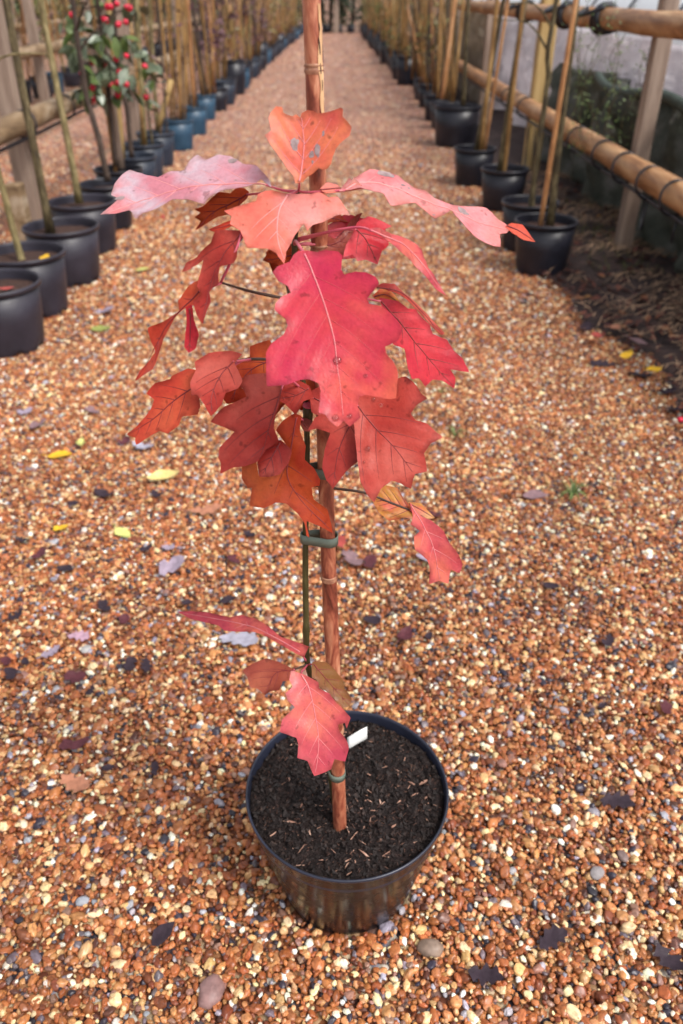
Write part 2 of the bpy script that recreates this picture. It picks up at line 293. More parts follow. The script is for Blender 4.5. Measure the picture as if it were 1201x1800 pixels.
# ------------------------------------------------------------------ gravel stones (stuff, one object, geometry nodes)
def stone_points():
    P = []; S = []
    for (y0, y1, sp, sz) in ((.42, 3.6, .0093, .86), (3.6, 6.6, .0128, 1.15), (6.6, 12.0, .0185, 1.55), (12.0, 20.0, .027, 2.1), (20.0, 38.2, .046, 3.2)):
        xs = np.arange(-3.4 if y0 < 12 else (-4.4 if y0 < 20 else -2.4), 1.75, sp); ys = np.arange(y0, y1, sp * .95)
        X, Y = np.meshgrid(xs, ys); X = X + (np.arange(len(ys)) % 2)[:, None] * sp * .5
        X = X.ravel(); Y = Y.ravel()
        X = X + nrg.uniform(-.42, .42, X.size) * sp; Y = Y + nrg.uniform(-.42, .42, Y.size) * sp
        lim = .62 + .52 * Y                                     # no stones far outside anything the lens could see
        k = (X > -lim - .25) & (X < lim + .25) & (X < 1.30 + .09 * np.sin(Y * 2.3 + .5) + .05 * np.sin(Y * 6.1) + np.where(Y > 4.8, .08, 0) + np.maximum(0, 3.2 - Y) * .12 + nrg.normal(0, .03, X.size))
        k &= ((X - .0135) ** 2 + (Y - .887) ** 2) > .128 ** 2
        X = X[k]; Y = Y[k]
        s = np.clip(nrg.lognormal(math.log(.0056), .36, X.size), .0026, .0138) * sz
        Z = nrg.uniform(-.0015, .0055, X.size) - s * .15
        P.append(np.stack([X, Y, Z], 1)); S.append(s)
    P = np.concatenate(P); S = np.concatenate(S); N = len(S)
    pr = np.array([p for _, p in PAL], float); pr /= pr.sum()
    ci = nrg.choice(len(PAL), N, p=pr); C = np.array([c for c, _ in PAL])[ci]
    patch = np.sin(P[:, 0] * 3.1 + 1.3 * np.sin(P[:, 1] * 1.7)) * np.sin(P[:, 1] * 2.3 + np.sin(P[:, 0] * 4.0)) + .6 * np.sin(P[:, 0] * 9 + P[:, 1] * 5) * np.sin(P[:, 1] * 8 - P[:, 0] * 4)
    C = C * (1 + .13 * patch)[:, None]                            # damp and dry patches
    far = np.clip((P[:, 1] - 6) / 10, 0, .55)[:, None]; C = C * (1 - far) + np.array((.33, .19, .155)) * far   # stone colours blend towards mauve further along
    C = C * nrg.uniform(.75, 1.25, (N, 1)) * nrg.uniform(.93, 1.07, (N, 3)); C = np.clip(C, .01, .8)
    asp = np.stack([nrg.uniform(.95, 1.45, N), nrg.uniform(.75, 1.05, N), nrg.uniform(.5, .8, N)], 1)
    rot = np.stack([nrg.normal(0, .35, N), nrg.normal(0, .35, N), nrg.uniform(0, 6.283, N)], 1)
    return P, S[:, None] * asp, rot, np.concatenate([C, np.ones((N, 1))], 1), nrg.integers(0, 8, N)
def gravel():
    P, S, Ro, C, I = stone_points(); N = len(P)
    me = bpy.data.meshes.new('gravel'); me.vertices.add(N); me.vertices.foreach_set('co', P.astype(np.float32).ravel())
    a = me.attributes.new('stone_scale', 'FLOAT_VECTOR', 'POINT'); a.data.foreach_set('vector', S.astype(np.float32).ravel())
    a = me.attributes.new('stone_rot', 'FLOAT_VECTOR', 'POINT'); a.data.foreach_set('vector', Ro.astype(np.float32).ravel())
    a = me.attributes.new('stone_col', 'FLOAT_COLOR', 'POINT'); a.data.foreach_set('color', C.astype(np.float32).ravel())
    a = me.attributes.new('stone_kind', 'INT', 'POINT'); a.data.foreach_set('value', I.astype(np.int32))
    me.materials.append(M['stone'])
    o = link('gravel', me); tag(o, 'orange brown pea gravel mixed with pale and dark stones', 'gravel', kind='stuff')
    ng = bpy.data.node_groups.new('gravel_stones', 'GeometryNodeTree')
    ng.interface.new_socket('Geometry', in_out='INPUT', socket_type='NodeSocketGeometry')
    ng.interface.new_socket('Geometry', in_out='OUTPUT', socket_type='NodeSocketGeometry')
    n = ng.nodes; l = ng.links
    gi = n.new('NodeGroupInput'); go = n.new('NodeGroupOutput')
    m2p = n.new('GeometryNodeMeshToPoints'); l.new(gi.outputs[0], m2p.inputs['Mesh'])
    gti = n.new('GeometryNodeGeometryToInstance')
    for k in range(8):
        ic = n.new('GeometryNodeMeshIcoSphere'); ic.inputs['Radius'].default_value = 1; ic.inputs['Subdivisions'].default_value = 3
        nz = n.new('ShaderNodeTexNoise'); nz.noise_dimensions = '4D'; nz.inputs['W'].default_value = k * 7.3 + 1; nz.inputs['Scale'].default_value = .75 + .05 * k; nz.inputs['Detail'].default_value = 2.6
        sb = n.new('ShaderNodeVectorMath'); sb.operation = 'SUBTRACT'; sb.inputs[1].default_value = (.5, .5, .5)
        sc = n.new('ShaderNodeVectorMath'); sc.operation = 'SCALE'; sc.inputs['Scale'].default_value = 1.45
        sp = n.new('GeometryNodeSetPosition'); ss = n.new('GeometryNodeSetShadeSmooth'); sm = n.new('GeometryNodeSetMaterial'); sm.inputs['Material'].default_value = M['stone']
        l.new(nz.outputs['Color'], sb.inputs[0]); l.new(sb.outputs[0], sc.inputs[0]); l.new(sc.outputs[0], sp.inputs['Offset'])
        l.new(ic.outputs['Mesh'], sp.inputs['Geometry']); l.new(sp.outputs[0], ss.inputs[0]); l.new(ss.outputs[0], sm.inputs[0]); l.new(sm.outputs[0], gti.inputs[0])
    def named(nm, ty):
        a = n.new('GeometryNodeInputNamedAttribute'); a.data_type = ty; a.inputs['Name'].default_value = nm; return a.outputs['Attribute']
    iop = n.new('GeometryNodeInstanceOnPoints'); iop.inputs['Pick Instance'].default_value = True
    e2r = n.new('FunctionNodeEulerToRotation'); l.new(named('stone_rot', 'FLOAT_VECTOR'), e2r.inputs[0])
    l.new(m2p.outputs[0], iop.inputs['Points']); l.new(gti.outputs[0], iop.inputs['Instance'])
    l.new(named('stone_kind', 'INT'), iop.inputs['Instance Index']); l.new(e2r.outputs[0], iop.inputs['Rotation']); l.new(named('stone_scale', 'FLOAT_VECTOR'), iop.inputs['Scale'])
    l.new(iop.outputs[0], go.inputs[0])
    md = o.modifiers.new('stones', 'NODES'); md.node_group = ng
gravel()

# litter on the bank: dead grass, moss
mb = MB()
for _ in range(5200):
    y = 2.4 + 5.6 * rng.random() ** 1.3; x = bank_edge(y) + rng.random() ** .8 * 1.3
    if noise.noise((x * 2.2, y * 2.2, 5)) < -.12: continue
    L = rng.uniform(.03, .13); a = rng.gauss(.5, .7); c = Vector((x, y, .045 + rng.random() * .03))
    d = Vector((math.cos(a), math.sin(a), rng.gauss(0, .25))) * L * .5; wv = Vector((-math.sin(a), math.cos(a), .3)) * .0018
    mb.add([c - d - wv, c - d + wv, c + Vector((0, 0, .008)) + wv, c + Vector((0, 0, .008)) - wv, c + d], [(0, 1, 2, 3), (3, 2, 4)])
tag(build(mb, 'dead_grass', M['straw'], smooth=False), 'matted straw coloured dead grass lying on the dark earth', 'dead grass', kind='stuff')
mb = MB()
for _ in range(1500):
    y = 2.3 + 5.4 * rng.random() ** 1.4; x = bank_edge(y) - .05 + rng.random() ** 1.2 * 1.3
    s_ = rng.uniform(.012, .038); a = rng.random() * 6.28; c = Vector((x, y, .03 + rng.random() * .03)); u = Vector((math.cos(a), math.sin(a), rng.gauss(0, .3))); v = Vector((-math.sin(a), math.cos(a), rng.gauss(0, .3)))
    mb.add([c - u * s_, c - v * s_ * .5 + Vector((0, 0, .006)), c + u * s_, c + v * s_ * .5 + Vector((0, 0, .006))], [(0, 1, 2, 3)])
lit = surf('leaf_litter', [(.25, (.02, .010, .012)), (.42, (.055, .022, .022)), (.58, (.13, .045, .03)), (.7, (.22, .11, .04))], .7, 9, detail=2, spec=.2)
tag(build(mb, 'leaf_litter', lit, smooth=False), 'rotting brown and purple leaf litter on the dark earth', 'leaf litter', kind='stuff')
mb = MB()
for _ in range(3000):
    y = 4.6 + 2.2 * rng.random(); x = 1.5 + rng.random() * 1.5
    if noise.noise((x * 2.6, y * 2.6, 9)) < .02: continue
    L = rng.uniform(.02, .05); a = rng.random() * 6.28; c = Vector((x, y, .03))
    t = Vector((math.cos(a) * .6, math.sin(a) * .6, 1)).normalized() * L; wv = Vector((-math.sin(a), math.cos(a), 0)) * .003
    mb.add([c - wv, c + wv, c + t], [(0, 1, 2)])
tag(build(mb, 'moss', M['moss'], smooth=False), 'olive green moss and low weeds below the green netting', 'moss', kind='stuff')

# ================================================================== POTS
def pot_meshes(rt_, rb, h, mat, rimmat, soilmat, soil_drop=.052, seg=40, feet=True, key=''):
    mb = MB()
    prof = [(rb * .98, .0), (rb, .006), (rb + (rt_ - rb) * .12, h * .11), (rb + (rt_ - rb) * .5, h * .5), (rt_ - .008, h - .022), (rt_ - .012, h - .022)]
    mb.lathe(prof, seg)
    if feet:                                   # notched foot
        n = seg
        for k in range(n):
            if k % 5 == 0:
                r_, z_ = rb * .93, .022; a = 2 * math.pi * k / n
                mb.v[k] = (r_ * math.cos(a), r_ * math.sin(a), z_); mb.v[n + k] = (rb * .97 * math.cos(a), rb * .97 * math.sin(a), .024)
    mb.add([(rb * .9 * math.cos(2 * math.pi * k / 16), rb * .9 * math.sin(2 * math.pi * k / 16), .012) for k in range(16)], [tuple(range(16))])
    wall = mb.mesh('wall', mat)
    mb = MB(); t = .007
    mb.lathe([(rt_ - .010, h - .024), (rt_ + .001, h - .022), (rt_ + .003, h - .006), (rt_, h), (rt_ - t, h), (rt_ - t - .003, h - .01), (rt_ - t - .006, h - soil_drop - .02)], seg)
    rim = mb.mesh('rim', rimmat)
    mb = MB(); rs = rt_ - t - .003; z = h - soil_drop; nr, na = 7, seg
    vs = [(0, 0, z + .006)]
    for i in range(1, nr + 1):
        for k in range(na):
            a = 2 * math.pi * k / na; r = rs * i / nr; x, y = r * math.cos(a), r * math.sin(a)
            vs.append((x, y, z + .012 * noise.noise((x * 30, y * 30, rt_ * 50)) * (1 if i < nr else .3)))
    fs = [(0, 1 + k, 1 + (k + 1) % na) for k in range(na)] + [(1 + (i - 1) * na + k, 1 + i * na + k, 1 + i * na + (k + 1) % na, 1 + (i - 1) * na + (k + 1) % na) for i in range(1, nr) for k in range(na)]
    mb.add(vs, fs); soil = mb.mesh('soil', soilmat)
    return wall, rim, soil
def make_pot(ms, loc, rz, label, group=None, name='plant_pot', s=1.0):
    e = empty(name, loc, rz); tag(e, label, 'plant pot', group); e.scale = (s, s, s)
    link('wall', ms[0], e); link('rim', ms[1], e); link('soil', ms[2], e); return e
PM = {
 'std': pot_meshes(.180, .142, .30, M['pot'], M['pot'], M['soilred']),
 'wide': pot_meshes(.208, .168, .31, M['potgrey'], M['potgrey'], M['soilred']),
 'grey': pot_meshes(.180, .142, .30, M['potgrey'], M['potgrey'], M['soilred']),
 'blue': pot_meshes(.172, .140, .30, M['potblue'], M['potblue'], M['soilred']),
 'bluegrey': pot_meshes(.180, .142, .30, M['potbg'], M['potbg'], M['soilred']),
 'big': pot_meshes(.255, .215, .40, M['pot'], M['pot'], M['soilred']),
 'tall': pot_meshes(.190, .155, .46, M['pot'], M['pot'], M['soilred']),
 'small': pot_meshes(.155, .125, .25, M['pot'], M['pot'], M['soilred']),
}
# row opposite the screen: edge towards the path measured at the foot, near to far
GL = 'pots in the row opposite the fabric screen'
Lrow = [(-1.57, 3.58, 'wide', 'worn black pot with a yellow and a red leaf on its mulch'),
        (-1.60, 4.08, 'wide', 'worn black pot holding a thin bare tan sapling, yellow leaf beside it'),
        (-1.565, 4.62, 'wide', 'worn black pot holding a dark mossy trunk in front of square post'),
        (-1.62, 5.26, 'wide', 'worn black pot holding a pale greenish trunk swollen at its foot'),
        (-1.62, 5.86, 'std', 'black pot holding the dark leaning trunk with red berries'),
        (-1.66, 6.42, 'std', 'black pot holding an orange cane and a grey trunk'),
        (-1.66, 6.98, 'bluegrey', 'blue black pot holding a dark crooked trunk and a pale square stake'),
        (-1.72, 7.62, 'bluegrey', 'blue black pot holding a pale smooth trunk'),
        (-1.74, 8.28, 'bluegrey', 'blue black pot holding a pale stake that leans outward'),
        (-1.69, 9.2, 'blue', 'blue plastic pot holding a thick clump of tan canes'),
        (-1.70, 10.3, 'blue', 'blue plastic pot with two thin canes, next after the cane clump'),
        (-1.76, 11.6, 'blue', 'blue plastic pot beside the low purple foliage, last blue one of its row')]
for x, y, k, lab in Lrow: make_pot(PM[k], (x, y, -.002), rng.random() * 6, lab, GL)
yy = 12.5; i = 0
while yy < 37:
    k = ['std', 'bluegrey', 'std', 'tall', 'blue', 'grey', 'std', 'bluegrey'][i % 8]
    make_pot(PM[k], (-1.73 + rng.uniform(-.05, .05) + max(0, yy - 20) * .012, yy, -.002), rng.random() * 6, {'std': 'black', 'bluegrey': 'blue black', 'tall': 'tall black', 'blue': 'blue', 'grey': 'worn grey black'}[k] + ' nursery pot far along the row opposite the fabric screen', {'std': 'black', 'bluegrey': 'blue black', 'tall': 'tall black', 'blue': 'blue', 'grey': 'worn grey'}[k] + ' far pots opposite the screen', s=rng.uniform(.95, 1.1))
    yy += rng.uniform(.62, .85); i += 1
GR = 'pots in the row beside the fabric screen'
Rrow = [(1.215, 4.78, 'std', 'black pot with orange cane and olive trunk, standing at the corner of the dark earth'),
        (1.225, 5.28, 'std', 'black pot half hidden behind the pot at the corner of the dark earth'),
        (1.265, 6.42, 'std', 'black pot in front of the pale new square post by the screen'),
        (1.175, 7.36, 'std', 'black pot holding two tan canes, between a very wide pot and the pale new post'),
        (1.285, 9.45, 'big', 'very wide black pot with pale leaves on its mulch'),
        (1.30, 10.75, 'std', 'black pot right behind the very wide black pot'),
        (1.29, 11.5, 'std', 'black pot, second behind the very wide black pot'),
        (1.33, 12.9, 'std', 'black pot holding a bunch of tan canes, before the tall pot'),
        (1.35, 13.9, 'grey', 'worn black pot just before the tall narrow pot by the screen'),
        (1.235, 16.3, 'tall', 'tall narrow black pot filled with a bunch of tan canes')]
for x, y, k, lab in Rrow: make_pot(PM[k], (x, y, -.002), rng.random() * 6, lab, GR)
yy = 17.3; i = 0
while yy < 37:
    k = ['std', 'tall', 'std', 'grey'][i % 4]
    make_pot(PM[k], (1.22 + rng.uniform(-.05, .05) - max(0, yy - 20) * .008, yy, -.002), rng.random() * 6, {'std': 'black', 'tall': 'tall black', 'grey': 'worn grey black'}[k] + ' nursery pot far along the row beside the screen', {'std': 'black', 'tall': 'tall black', 'grey': 'worn grey'}[k] + ' far pots beside the screen', s=rng.uniform(.95, 1.1))
    yy += rng.uniform(.7, 1.0); i += 1

# rows further off, beyond the timber rail
for X, y0, y1, g in ((-4.75, 9.2, 33, 'second'), (-7.9, 13, 36, 'third')):
    yy = y0
    while yy < y1:
        k = rng.choice(['std', 'grey', 'blue', 'small', 'std'])
        make_pot(PM[k], (X + rng.uniform(-.08, .08), yy, -.002), 0, ('blue' if k == 'blue' else 'black') + ' nursery pot in the %s row back beyond the timber rail' % g, ('blue' if k == 'blue' else 'black') + ' pots of the %s row' % g)
        yy += rng.uniform(.7, 1.15)

# ================================================================== CANES, TRUNKS
def cane_obj(pts, r, mat, label, group, name='bamboo_cane', nodes=3, taper=.8):
    pts = [Vector(p) for p in pts]; b = pts[0].copy()
    e = empty(name, b); tag(e, label, 'cane', group)
    P = [p - b for p in pts]; mb = MB(); path = smoothpath(P, 4); n = len(path)
    mb.tube(path, [r * (1 - (1 - taper) * i / (n - 1)) for i in range(n)], 8); build(mb, 'culm', mat, e)
    L = len(path)
    for k in range(nodes):
        i = int((k + .6) / nodes * (L - 2)); a, c = path[i], path[i + 1]; d = (c - a).normalized()
        mb = MB(); q = a.lerp(c, .5); rr = r * (1 - (1 - taper) * i / (n - 1))
        mb.tube([q - d * .006, q - d * .002, q + d * .002, q + d * .006], [rr * 1.0, rr * 1.14, rr * 1.14, rr * 1.0], 8, False); build(mb, 'node', mat, e)
    return e
def trunk_tree(pts, r, mat, label, group=None, branches=4, leafmat_=None, leaves=0, bfrom=.55, spread=.35, name='young_tree', cat='tree', lsize=.04, leafzone=None, taper=.6):
    pts = [Vector(p) for p in pts]; b = pts[0].copy(); e = empty(name, b); tag(e, label, cat, group)
    P = smoothpath([p - b for p in pts], 5); n = len(P)
    P = [p + Vector((noise.noise((i * .35, b.x * 9, b.y * 9)), noise.noise((i * .35, b.x * 9 + 40, b.y * 5)), 0)) * .012 * min(1, i / 3) for i, p in enumerate(P)]
    mb = MB(); mb.tube(P, [r * (1.25 if i == 0 else 1) * (1 - (1 - taper) * i / (n - 1)) for i in range(n)], 9); build(mb, 'trunk', mat, e)
    tips = []
    for k in range(branches):
        i = int(n * (bfrom + (1 - bfrom) * (k + rng.random() * .6) / max(branches, 1))); i = min(i, n - 1); s = P[i]
        a = rng.random() * 6.28; L = rng.uniform(.6, 1.2) * spread
        q = [s, s + Vector((math.cos(a) * .4, math.sin(a) * .4, .35)) * L, s + Vector((math.cos(a), math.sin(a), .45 + rng.uniform(-.5, .3))) * L]
        mb = MB(); q = smoothpath(q, 4); mb.tube(q, [r * .42 * (1 - .75 * t / (len(q) - 1)) for t in range(len(q))], 6); build(mb, 'branch', mat, e)
        tips += q[2:]
    if leaves and leafmat_ and tips:
        mb = MB()
        for _ in range(leaves):
            if leafzone: c = Vector((rng.gauss(0, leafzone[2]), rng.gauss(0, leafzone[2]), rng.uniform(leafzone[0], leafzone[1])))
            else: c = rng.choice(tips) + Vector((rng.gauss(0, .05), rng.gauss(0, .05), rng.gauss(0, .05)))
            u = Vector((rng.gauss(0, 1), rng.gauss(0, 1), rng.gauss(-.5, .6))).normalized(); v = u.orthogonal().normalized()
            v = (Matrix.Rotation(rng.random() * 6.28, 3, u) @ v); nn = u.cross(v); s = lsize * rng.uniform(.6, 1.3)
            mb.add([c, c + u * s * .35 + v * s * .3 + nn * s * .05, c + u * s * .8 + v * s * .22, c + u * s * 1.15 - nn * s * .12, c + u * s * .8 - v * s * .22, c + u * s * .35 - v * s * .3 + nn * s * .05], [(0, 1, 2, 3), (0, 3, 4, 5)])
        build(mb, 'crown', leafmat_, e)
    return e
def upline(px0, py0, px1, py1, Y, ztop=2.3, z0=None, dy=0.0):
    a = aty(px0, py0, Y); b = aty(px1, py1, Y + dy); a.z = max(a.z - .03, .2) if z0 is None else z0
    c = a + (b - a) * ((ztop - a.z) / max(b.z - a.z, .05))
    return [a, b, c] if c.z > b.z + .05 else [a, b]

GT = 'young trees in the row opposite the screen'
trunk_tree(upline(40, 462, -8, 275, 4.1), .019, M['barkpale'], 'thin bare tan sapling with a paired stake, yellow leaf at its foot', GT)
trunk_tree(upline(88, 402, 10, 0, 4.64), .024, M['barkolive'], 'dark mossy trunk rising in front of the square post', GT)
trunk_tree(upline(138, 348, 71, 0, 5.3), .022, M['barkpale'], 'pale greenish trunk swollen at its foot, rail behind it', GT)
trunk_tree([aty(190, 318, 5.9), aty(172, 235, 5.9), aty(152, 170, 5.9), aty(140, 90, 5.9), aty(128, -10, 5.9), aty(120, -160, 5.9)], .022, M['barkdark'], 'dark leaning trunk with a white band near its foot', GT)
cane_obj(upline(203, 297, 160, 0, 6.45), .014, M['bambooorange'], 'orange cane standing against a grey trunk, red berries around it', 'canes in the row opposite the screen')
trunk_tree(upline(212, 288, 178, 0, 6.5), .026, M['post'], 'straight grey trunk just behind an orange cane', GT)
trunk_tree([aty(232, 277, 7.0), aty(222, 190, 7.0), aty(208, 120, 7.0), aty(200, 0, 7.0), aty(190, -120, 7.)], .02, M['barkdark'], 'dark crooked trunk next to a pale stake', GT)
cane_obj(upline(214, 272, 196, 50, 7.02), .028, M['postnew'], 'pale square stake next to a dark crooked trunk', None, 'wooden_stake', 0, 1)
trunk_tree(upline(253, 250, 238, 0, 7.65), .028, M['barkpale'], 'pale smooth trunk in a blue black pot', GT)
trunk_tree(upline(277, 224, 262, 0, 8.28), .02, M['barkpale'], 'slim pale trunk beside a stake that leans outward', GT)
cane_obj([aty(280, 222, 8.25), aty(301, 140, 8.3)], .026, M['postnew'], 'short pale stake leaning outward from its pot', None, 'wooden_stake', 0, 1)
for k in range(6):
    cane_obj(upline(300 + k * 5, 205, 281 + k * 8 + (k % 2) * 5, 0, 9.1 + .06 * (k % 3), rng.uniform(1.9, 2.3)), .0115, M['bamboo'], 'tan cane in the thick clump standing in a blue pot', 'canes of the clump in the blue pot')
for k in range(2):
    cane_obj(upline(333 + k * 9, 180, 316 + k * 14, 0, 10.3), .017, M['bambooorange' if k else 'bamboo'], ['tan cane beside a clump of canes, in blue pot', 'orange cane in a blue pot next after the cane clump'][k], None)
for k in range(14):
    Yk = [6.95, 7.6, 7.66, 8.2, 8.3, 9.2, 9.25, 10.2, 10.35, 10.4, 11.5, 11.6, 11.65, 6.4][k]; xk = -1.70 + rng.uniform(-.09, .09); b0 = Vector((xk, Yk, .22)); mt_ = ('barkdark', 'bamboo', 'barkolive')[k % 3]
    if mt_ == 'bamboo': cane_obj([b0, b0 + Vector((rng.gauss(0, .05), rng.gauss(0, .05), 1.7))], .011, M['bamboo'], 'thin tan cane between the berry tree and the low purple foliage', 'thin canes past the berry tree')
    else: trunk_tree([b0, b0 + Vector((rng.gauss(0, .04), 0, .8)), b0 + Vector((rng.gauss(0, .1), 0, 1.9))], .011, M[mt_], ('dark' if mt_ == 'barkdark' else 'olive') + ' twiggy sapling between the berry tree and the low purple foliage', ('dark' if mt_ == 'barkdark' else 'olive') + ' saplings past the berry tree', 7, M['purple'] if k % 2 else None, 40, bfrom=.25, spread=.25, lsize=.05)
GRT = 'young trees in the row beside the screen'
trunk_tree([aty(933, 372, 5.25), aty(946, 260, 5.25), aty(962, 160, 5.25), aty(965, 90, 5.25), aty(977, 15, 5.25), aty(995, -120, 5.25)], .019, M['barkolive'], 'crooked olive sapling in the half hidden pot by the screen', GRT)
cane_obj(upline(951, 388, 1003, 60, 4.78), .0145, M['bambooorange'], 'orange pink cane in the pot at the corner of the dark earth', None)
trunk_tree(upline(968, 390, 1012, 20, 4.86), .021, M['barkolive'], 'straight dark olive trunk tied beside an orange pink cane', GRT)
trunk_tree(upline(878, 302, 922, 5, 6.42), .023, M['barkolive'], 'mossy trunk in front of the pale new square post', GRT)
cane_obj(upline(886, 306, 908, 110, 6.4), .016, M['bamboo'], 'tan cane leaning on the mossy trunk before the pale new post', None)
trunk_tree(upline(838, 258, 885, 8, 7.42), .019, M['barkolive'], 'slim olive trunk flanked by two tan canes', GRT)
cane_obj(upline(846, 262, 868, 60, 7.34), .018, M['bamboo'], 'tan cane tied to a slim olive trunk, thicker of the two', None)
cane_obj(upline(852, 262, 884, 60, 7.38), .014, M['bambooorange'], 'thin orange cane tied to a slim olive trunk', None)
cane_obj(upline(778, 168, 800, 0, 9.4), .024, M['bambooorange'], 'thick orange stake in the very wide pot', None)
trunk_tree(upline(815, 180, 823, 0, 9.55), .024, M['barkolive'], 'olive trunk in the very wide pot', GRT)
for k in range(3):
    cane_obj(upline(770 + 14 * k, 166, 775 + k * 20, 0, 9.7 + .1 * k), .017, M['bamboo'], 'thin tan cane behind the thick orange stake', 'thin canes in the very wide pot')
# random canes and trunks along both rows further down
def far_plants(X, y0, y1, step, grp, leafs, drift=0., canes=(2, 4)):
    y = y0
    while y < y1:
        x = X + max(0, y - 20) * drift
        kind = rng.random()
        mt = rng.choice(['barkolive', 'barkpale', 'barkdark', 'barkdark'])
        p0 = Vector((x + rng.uniform(-.05, .05), y + rng.uniform(-.05, .05), .25)); top = p0 + Vector((rng.gauss(0, .08), rng.gauss(0, .06), 2.0))
        lm = rng.choice(leafs); adj = {'barkolive': 'olive', 'barkpale': 'pale', 'barkdark': 'dark'}[mt]; la = {'purple': 'purple', 'olive': 'yellow olive', 'darkgreen': 'green', 'green': 'fresh green', None: None}[lm]
        trunk_tree([p0, p0.lerp(top, .5) + Vector((rng.gauss(0, .04), 0, 0)), top], rng.uniform(.014, .026), M[mt], '%s young tree with %s %s' % (adj, (la + ' leaves') if la else 'bare twigs', grp), '%s %s trees %s' % (adj, la or 'bare', grp), 11, M[lm] if lm else None, 190 if lm else 0, bfrom=.18, spread=.30, lsize=.06)
        for _ in range(rng.randint(*canes)):
            q0 = p0 + Vector((rng.gauss(0, .05), rng.gauss(0, .05), 0)); q1 = q0 + Vector((rng.gauss(0, .12), rng.gauss(0, .06), rng.uniform(1.0, 1.9)))
            c = rng.choice(['bamboo', 'bamboo', 'bambooorange'])
            cane_obj([q0, q1], rng.uniform(.010, .018), M[c], '%s cane standing among the young trees %s' % ('tan' if c == 'bamboo' else 'orange', grp), '%s canes %s' % ('tan' if c == 'bamboo' else 'orange', grp), nodes=0)
        y += step * rng.uniform(.8, 1.2)
far_plants(-1.76, 11.6, 20, .6, 'in the row opposite the screen', ['purple', 'purple', 'purple', 'olive'])
far_plants(-1.74, 20, 36.5, 1.0, 'far down the row opposite the screen', ['olive', 'olive', 'purple', None], .012, (2, 4))
far_plants(1.33, 10.7, 16, .62, 'halfway down the row beside the screen', [None, None, 'olive'], 0, (2, 4))
far_plants(1.22, 16.2, 36.5, .85, 'far down the row beside the screen', ['olive', 'olive', 'green', None], -.008, (3, 5))
far_plants(-4.75, 9.2, 30, .62, 'in the second row back', ['olive', None, 'purple', None, 'green'], 0, (1, 3))
far_plants(-7.9, 12, 36, .8, 'in the third row back', ['olive', 'purple', 'green', None], 0, (1, 3))

# tree with green leaves and red berries
def berry_tree():
    e = empty('berry_tree', aty(205, 292, 6.35)); b = e.location.copy(); tag(e, 'shrubby tree with grey green leaves and clusters of red berries', 'tree')
    twigs = [[(170, 60), (150, 100), (140, 150), (152, 172)], [(180, 40), (205, 20), (235, 15)], [(185, 90), (215, 120), (250, 125), (270, 145)], [(182, 110), (205, 140), (210, 165)], [(178, 60), (140, 75), (122, 90)], [(190, 100), (232, 150), (262, 175)], [(170, 10), (140, 20), (120, 40)], [(200, 60), (225, 75), (255, 105)], [(176, 120), (165, 140), (175, 155)]]
    leaves = []; berries = [(152, 165, 14), (166, 178, 5), (140, 160, 4), (206, 150, 6), (207, 40, 3), (222, 10, 2), (206, 5, 1), (128, 26, 1), (190, 118, 2), (210, 125, 3), (145, 130, 1), (162, 110, 1), (220, 98, 1), (253, 118, 1), (257, 172, 1), (208, 167, 2), (186, 34, 2), (190, 12, 2), (205, 105, 1)]
    mb0 = MB(); p0 = Vector((0, 0, 0)); mb0.tube(smoothpath([p0, aty(192, 180, 6.35) - b, aty(178, 60, 6.35) - b, aty(168, -30, 6.3) - b, aty(160, -150, 6.3) - b], 5), [.02 * (1 - .5 * i / 20) for i in range(21)], 8); build(mb0, 'trunk', M['barkdark'], e)
    for t in twigs:
        Y = 6.3 + rng.uniform(-.22, .2); path = smoothpath([aty(x, y, Y) - b for x, y in t], 4)
        m2 = MB(); m2.tube(path, [.006 * (1 - .7 * i / (len(path) - 1)) for i in range(len(path))], 6); build(m2, 'branch', M['barkdark'], e)
        for p in path:
            for _ in range(2):
                leaves.append(p + Vector((rng.gauss(0, .03), rng.gauss(0, .05), rng.gauss(0, .025))))
    mt = []
    for kk in range(3):
        mb = MB(); s = .105; nv = []
        for i in range(6):
            t = i / 5; wd = .30 * math.sin(math.pi * min(.97, t * .93 + .05)) * s
            for j in (-1, 0, 1): nv.append((t * s, j * wd, abs(j) * .006 - .02 * t * t * (1 + kk * .6)))
        mb.add(nv, [(i * 3 + j, i * 3 + j + 1, i * 3 + j + 4, i * 3 + j + 3) for i in range(5) for j in (0, 1)])
        mt.append(mb.mesh('leaf', M['greygreen'] if kk < 2 else M['green']))
    for p in leaves:
        o = link('leaf', rng.choice(mt), e, p); o.rotation_euler = (rng.gauss(0, .6), rng.gauss(.6, .6), rng.random() * 6.28); o.scale = (rng.uniform(.75, 1.2),) * 3
    mb = MB(); mb.lathe([(0.0005, -.017), (.011, -.013), (.0165, -.003), (.0165, .004), (.012, .013), (.005, .0155), (.0005, .014)], 12); bm = mb.mesh('berry', M['berry'])
    for x, y, k in berries:
        Y = 6.22 + rng.uniform(-.1, .1)
        for _ in range(k):
            sp = 3.4 * math.sqrt(k); o = link('berry', bm, e, aty(x + rng.gauss(0, sp * .8), y + rng.gauss(0, sp * .45), Y + rng.uniform(-.04, .04)) - b); o.scale = (rng.uniform(1.0, 1.45),) * 3
berry_tree()

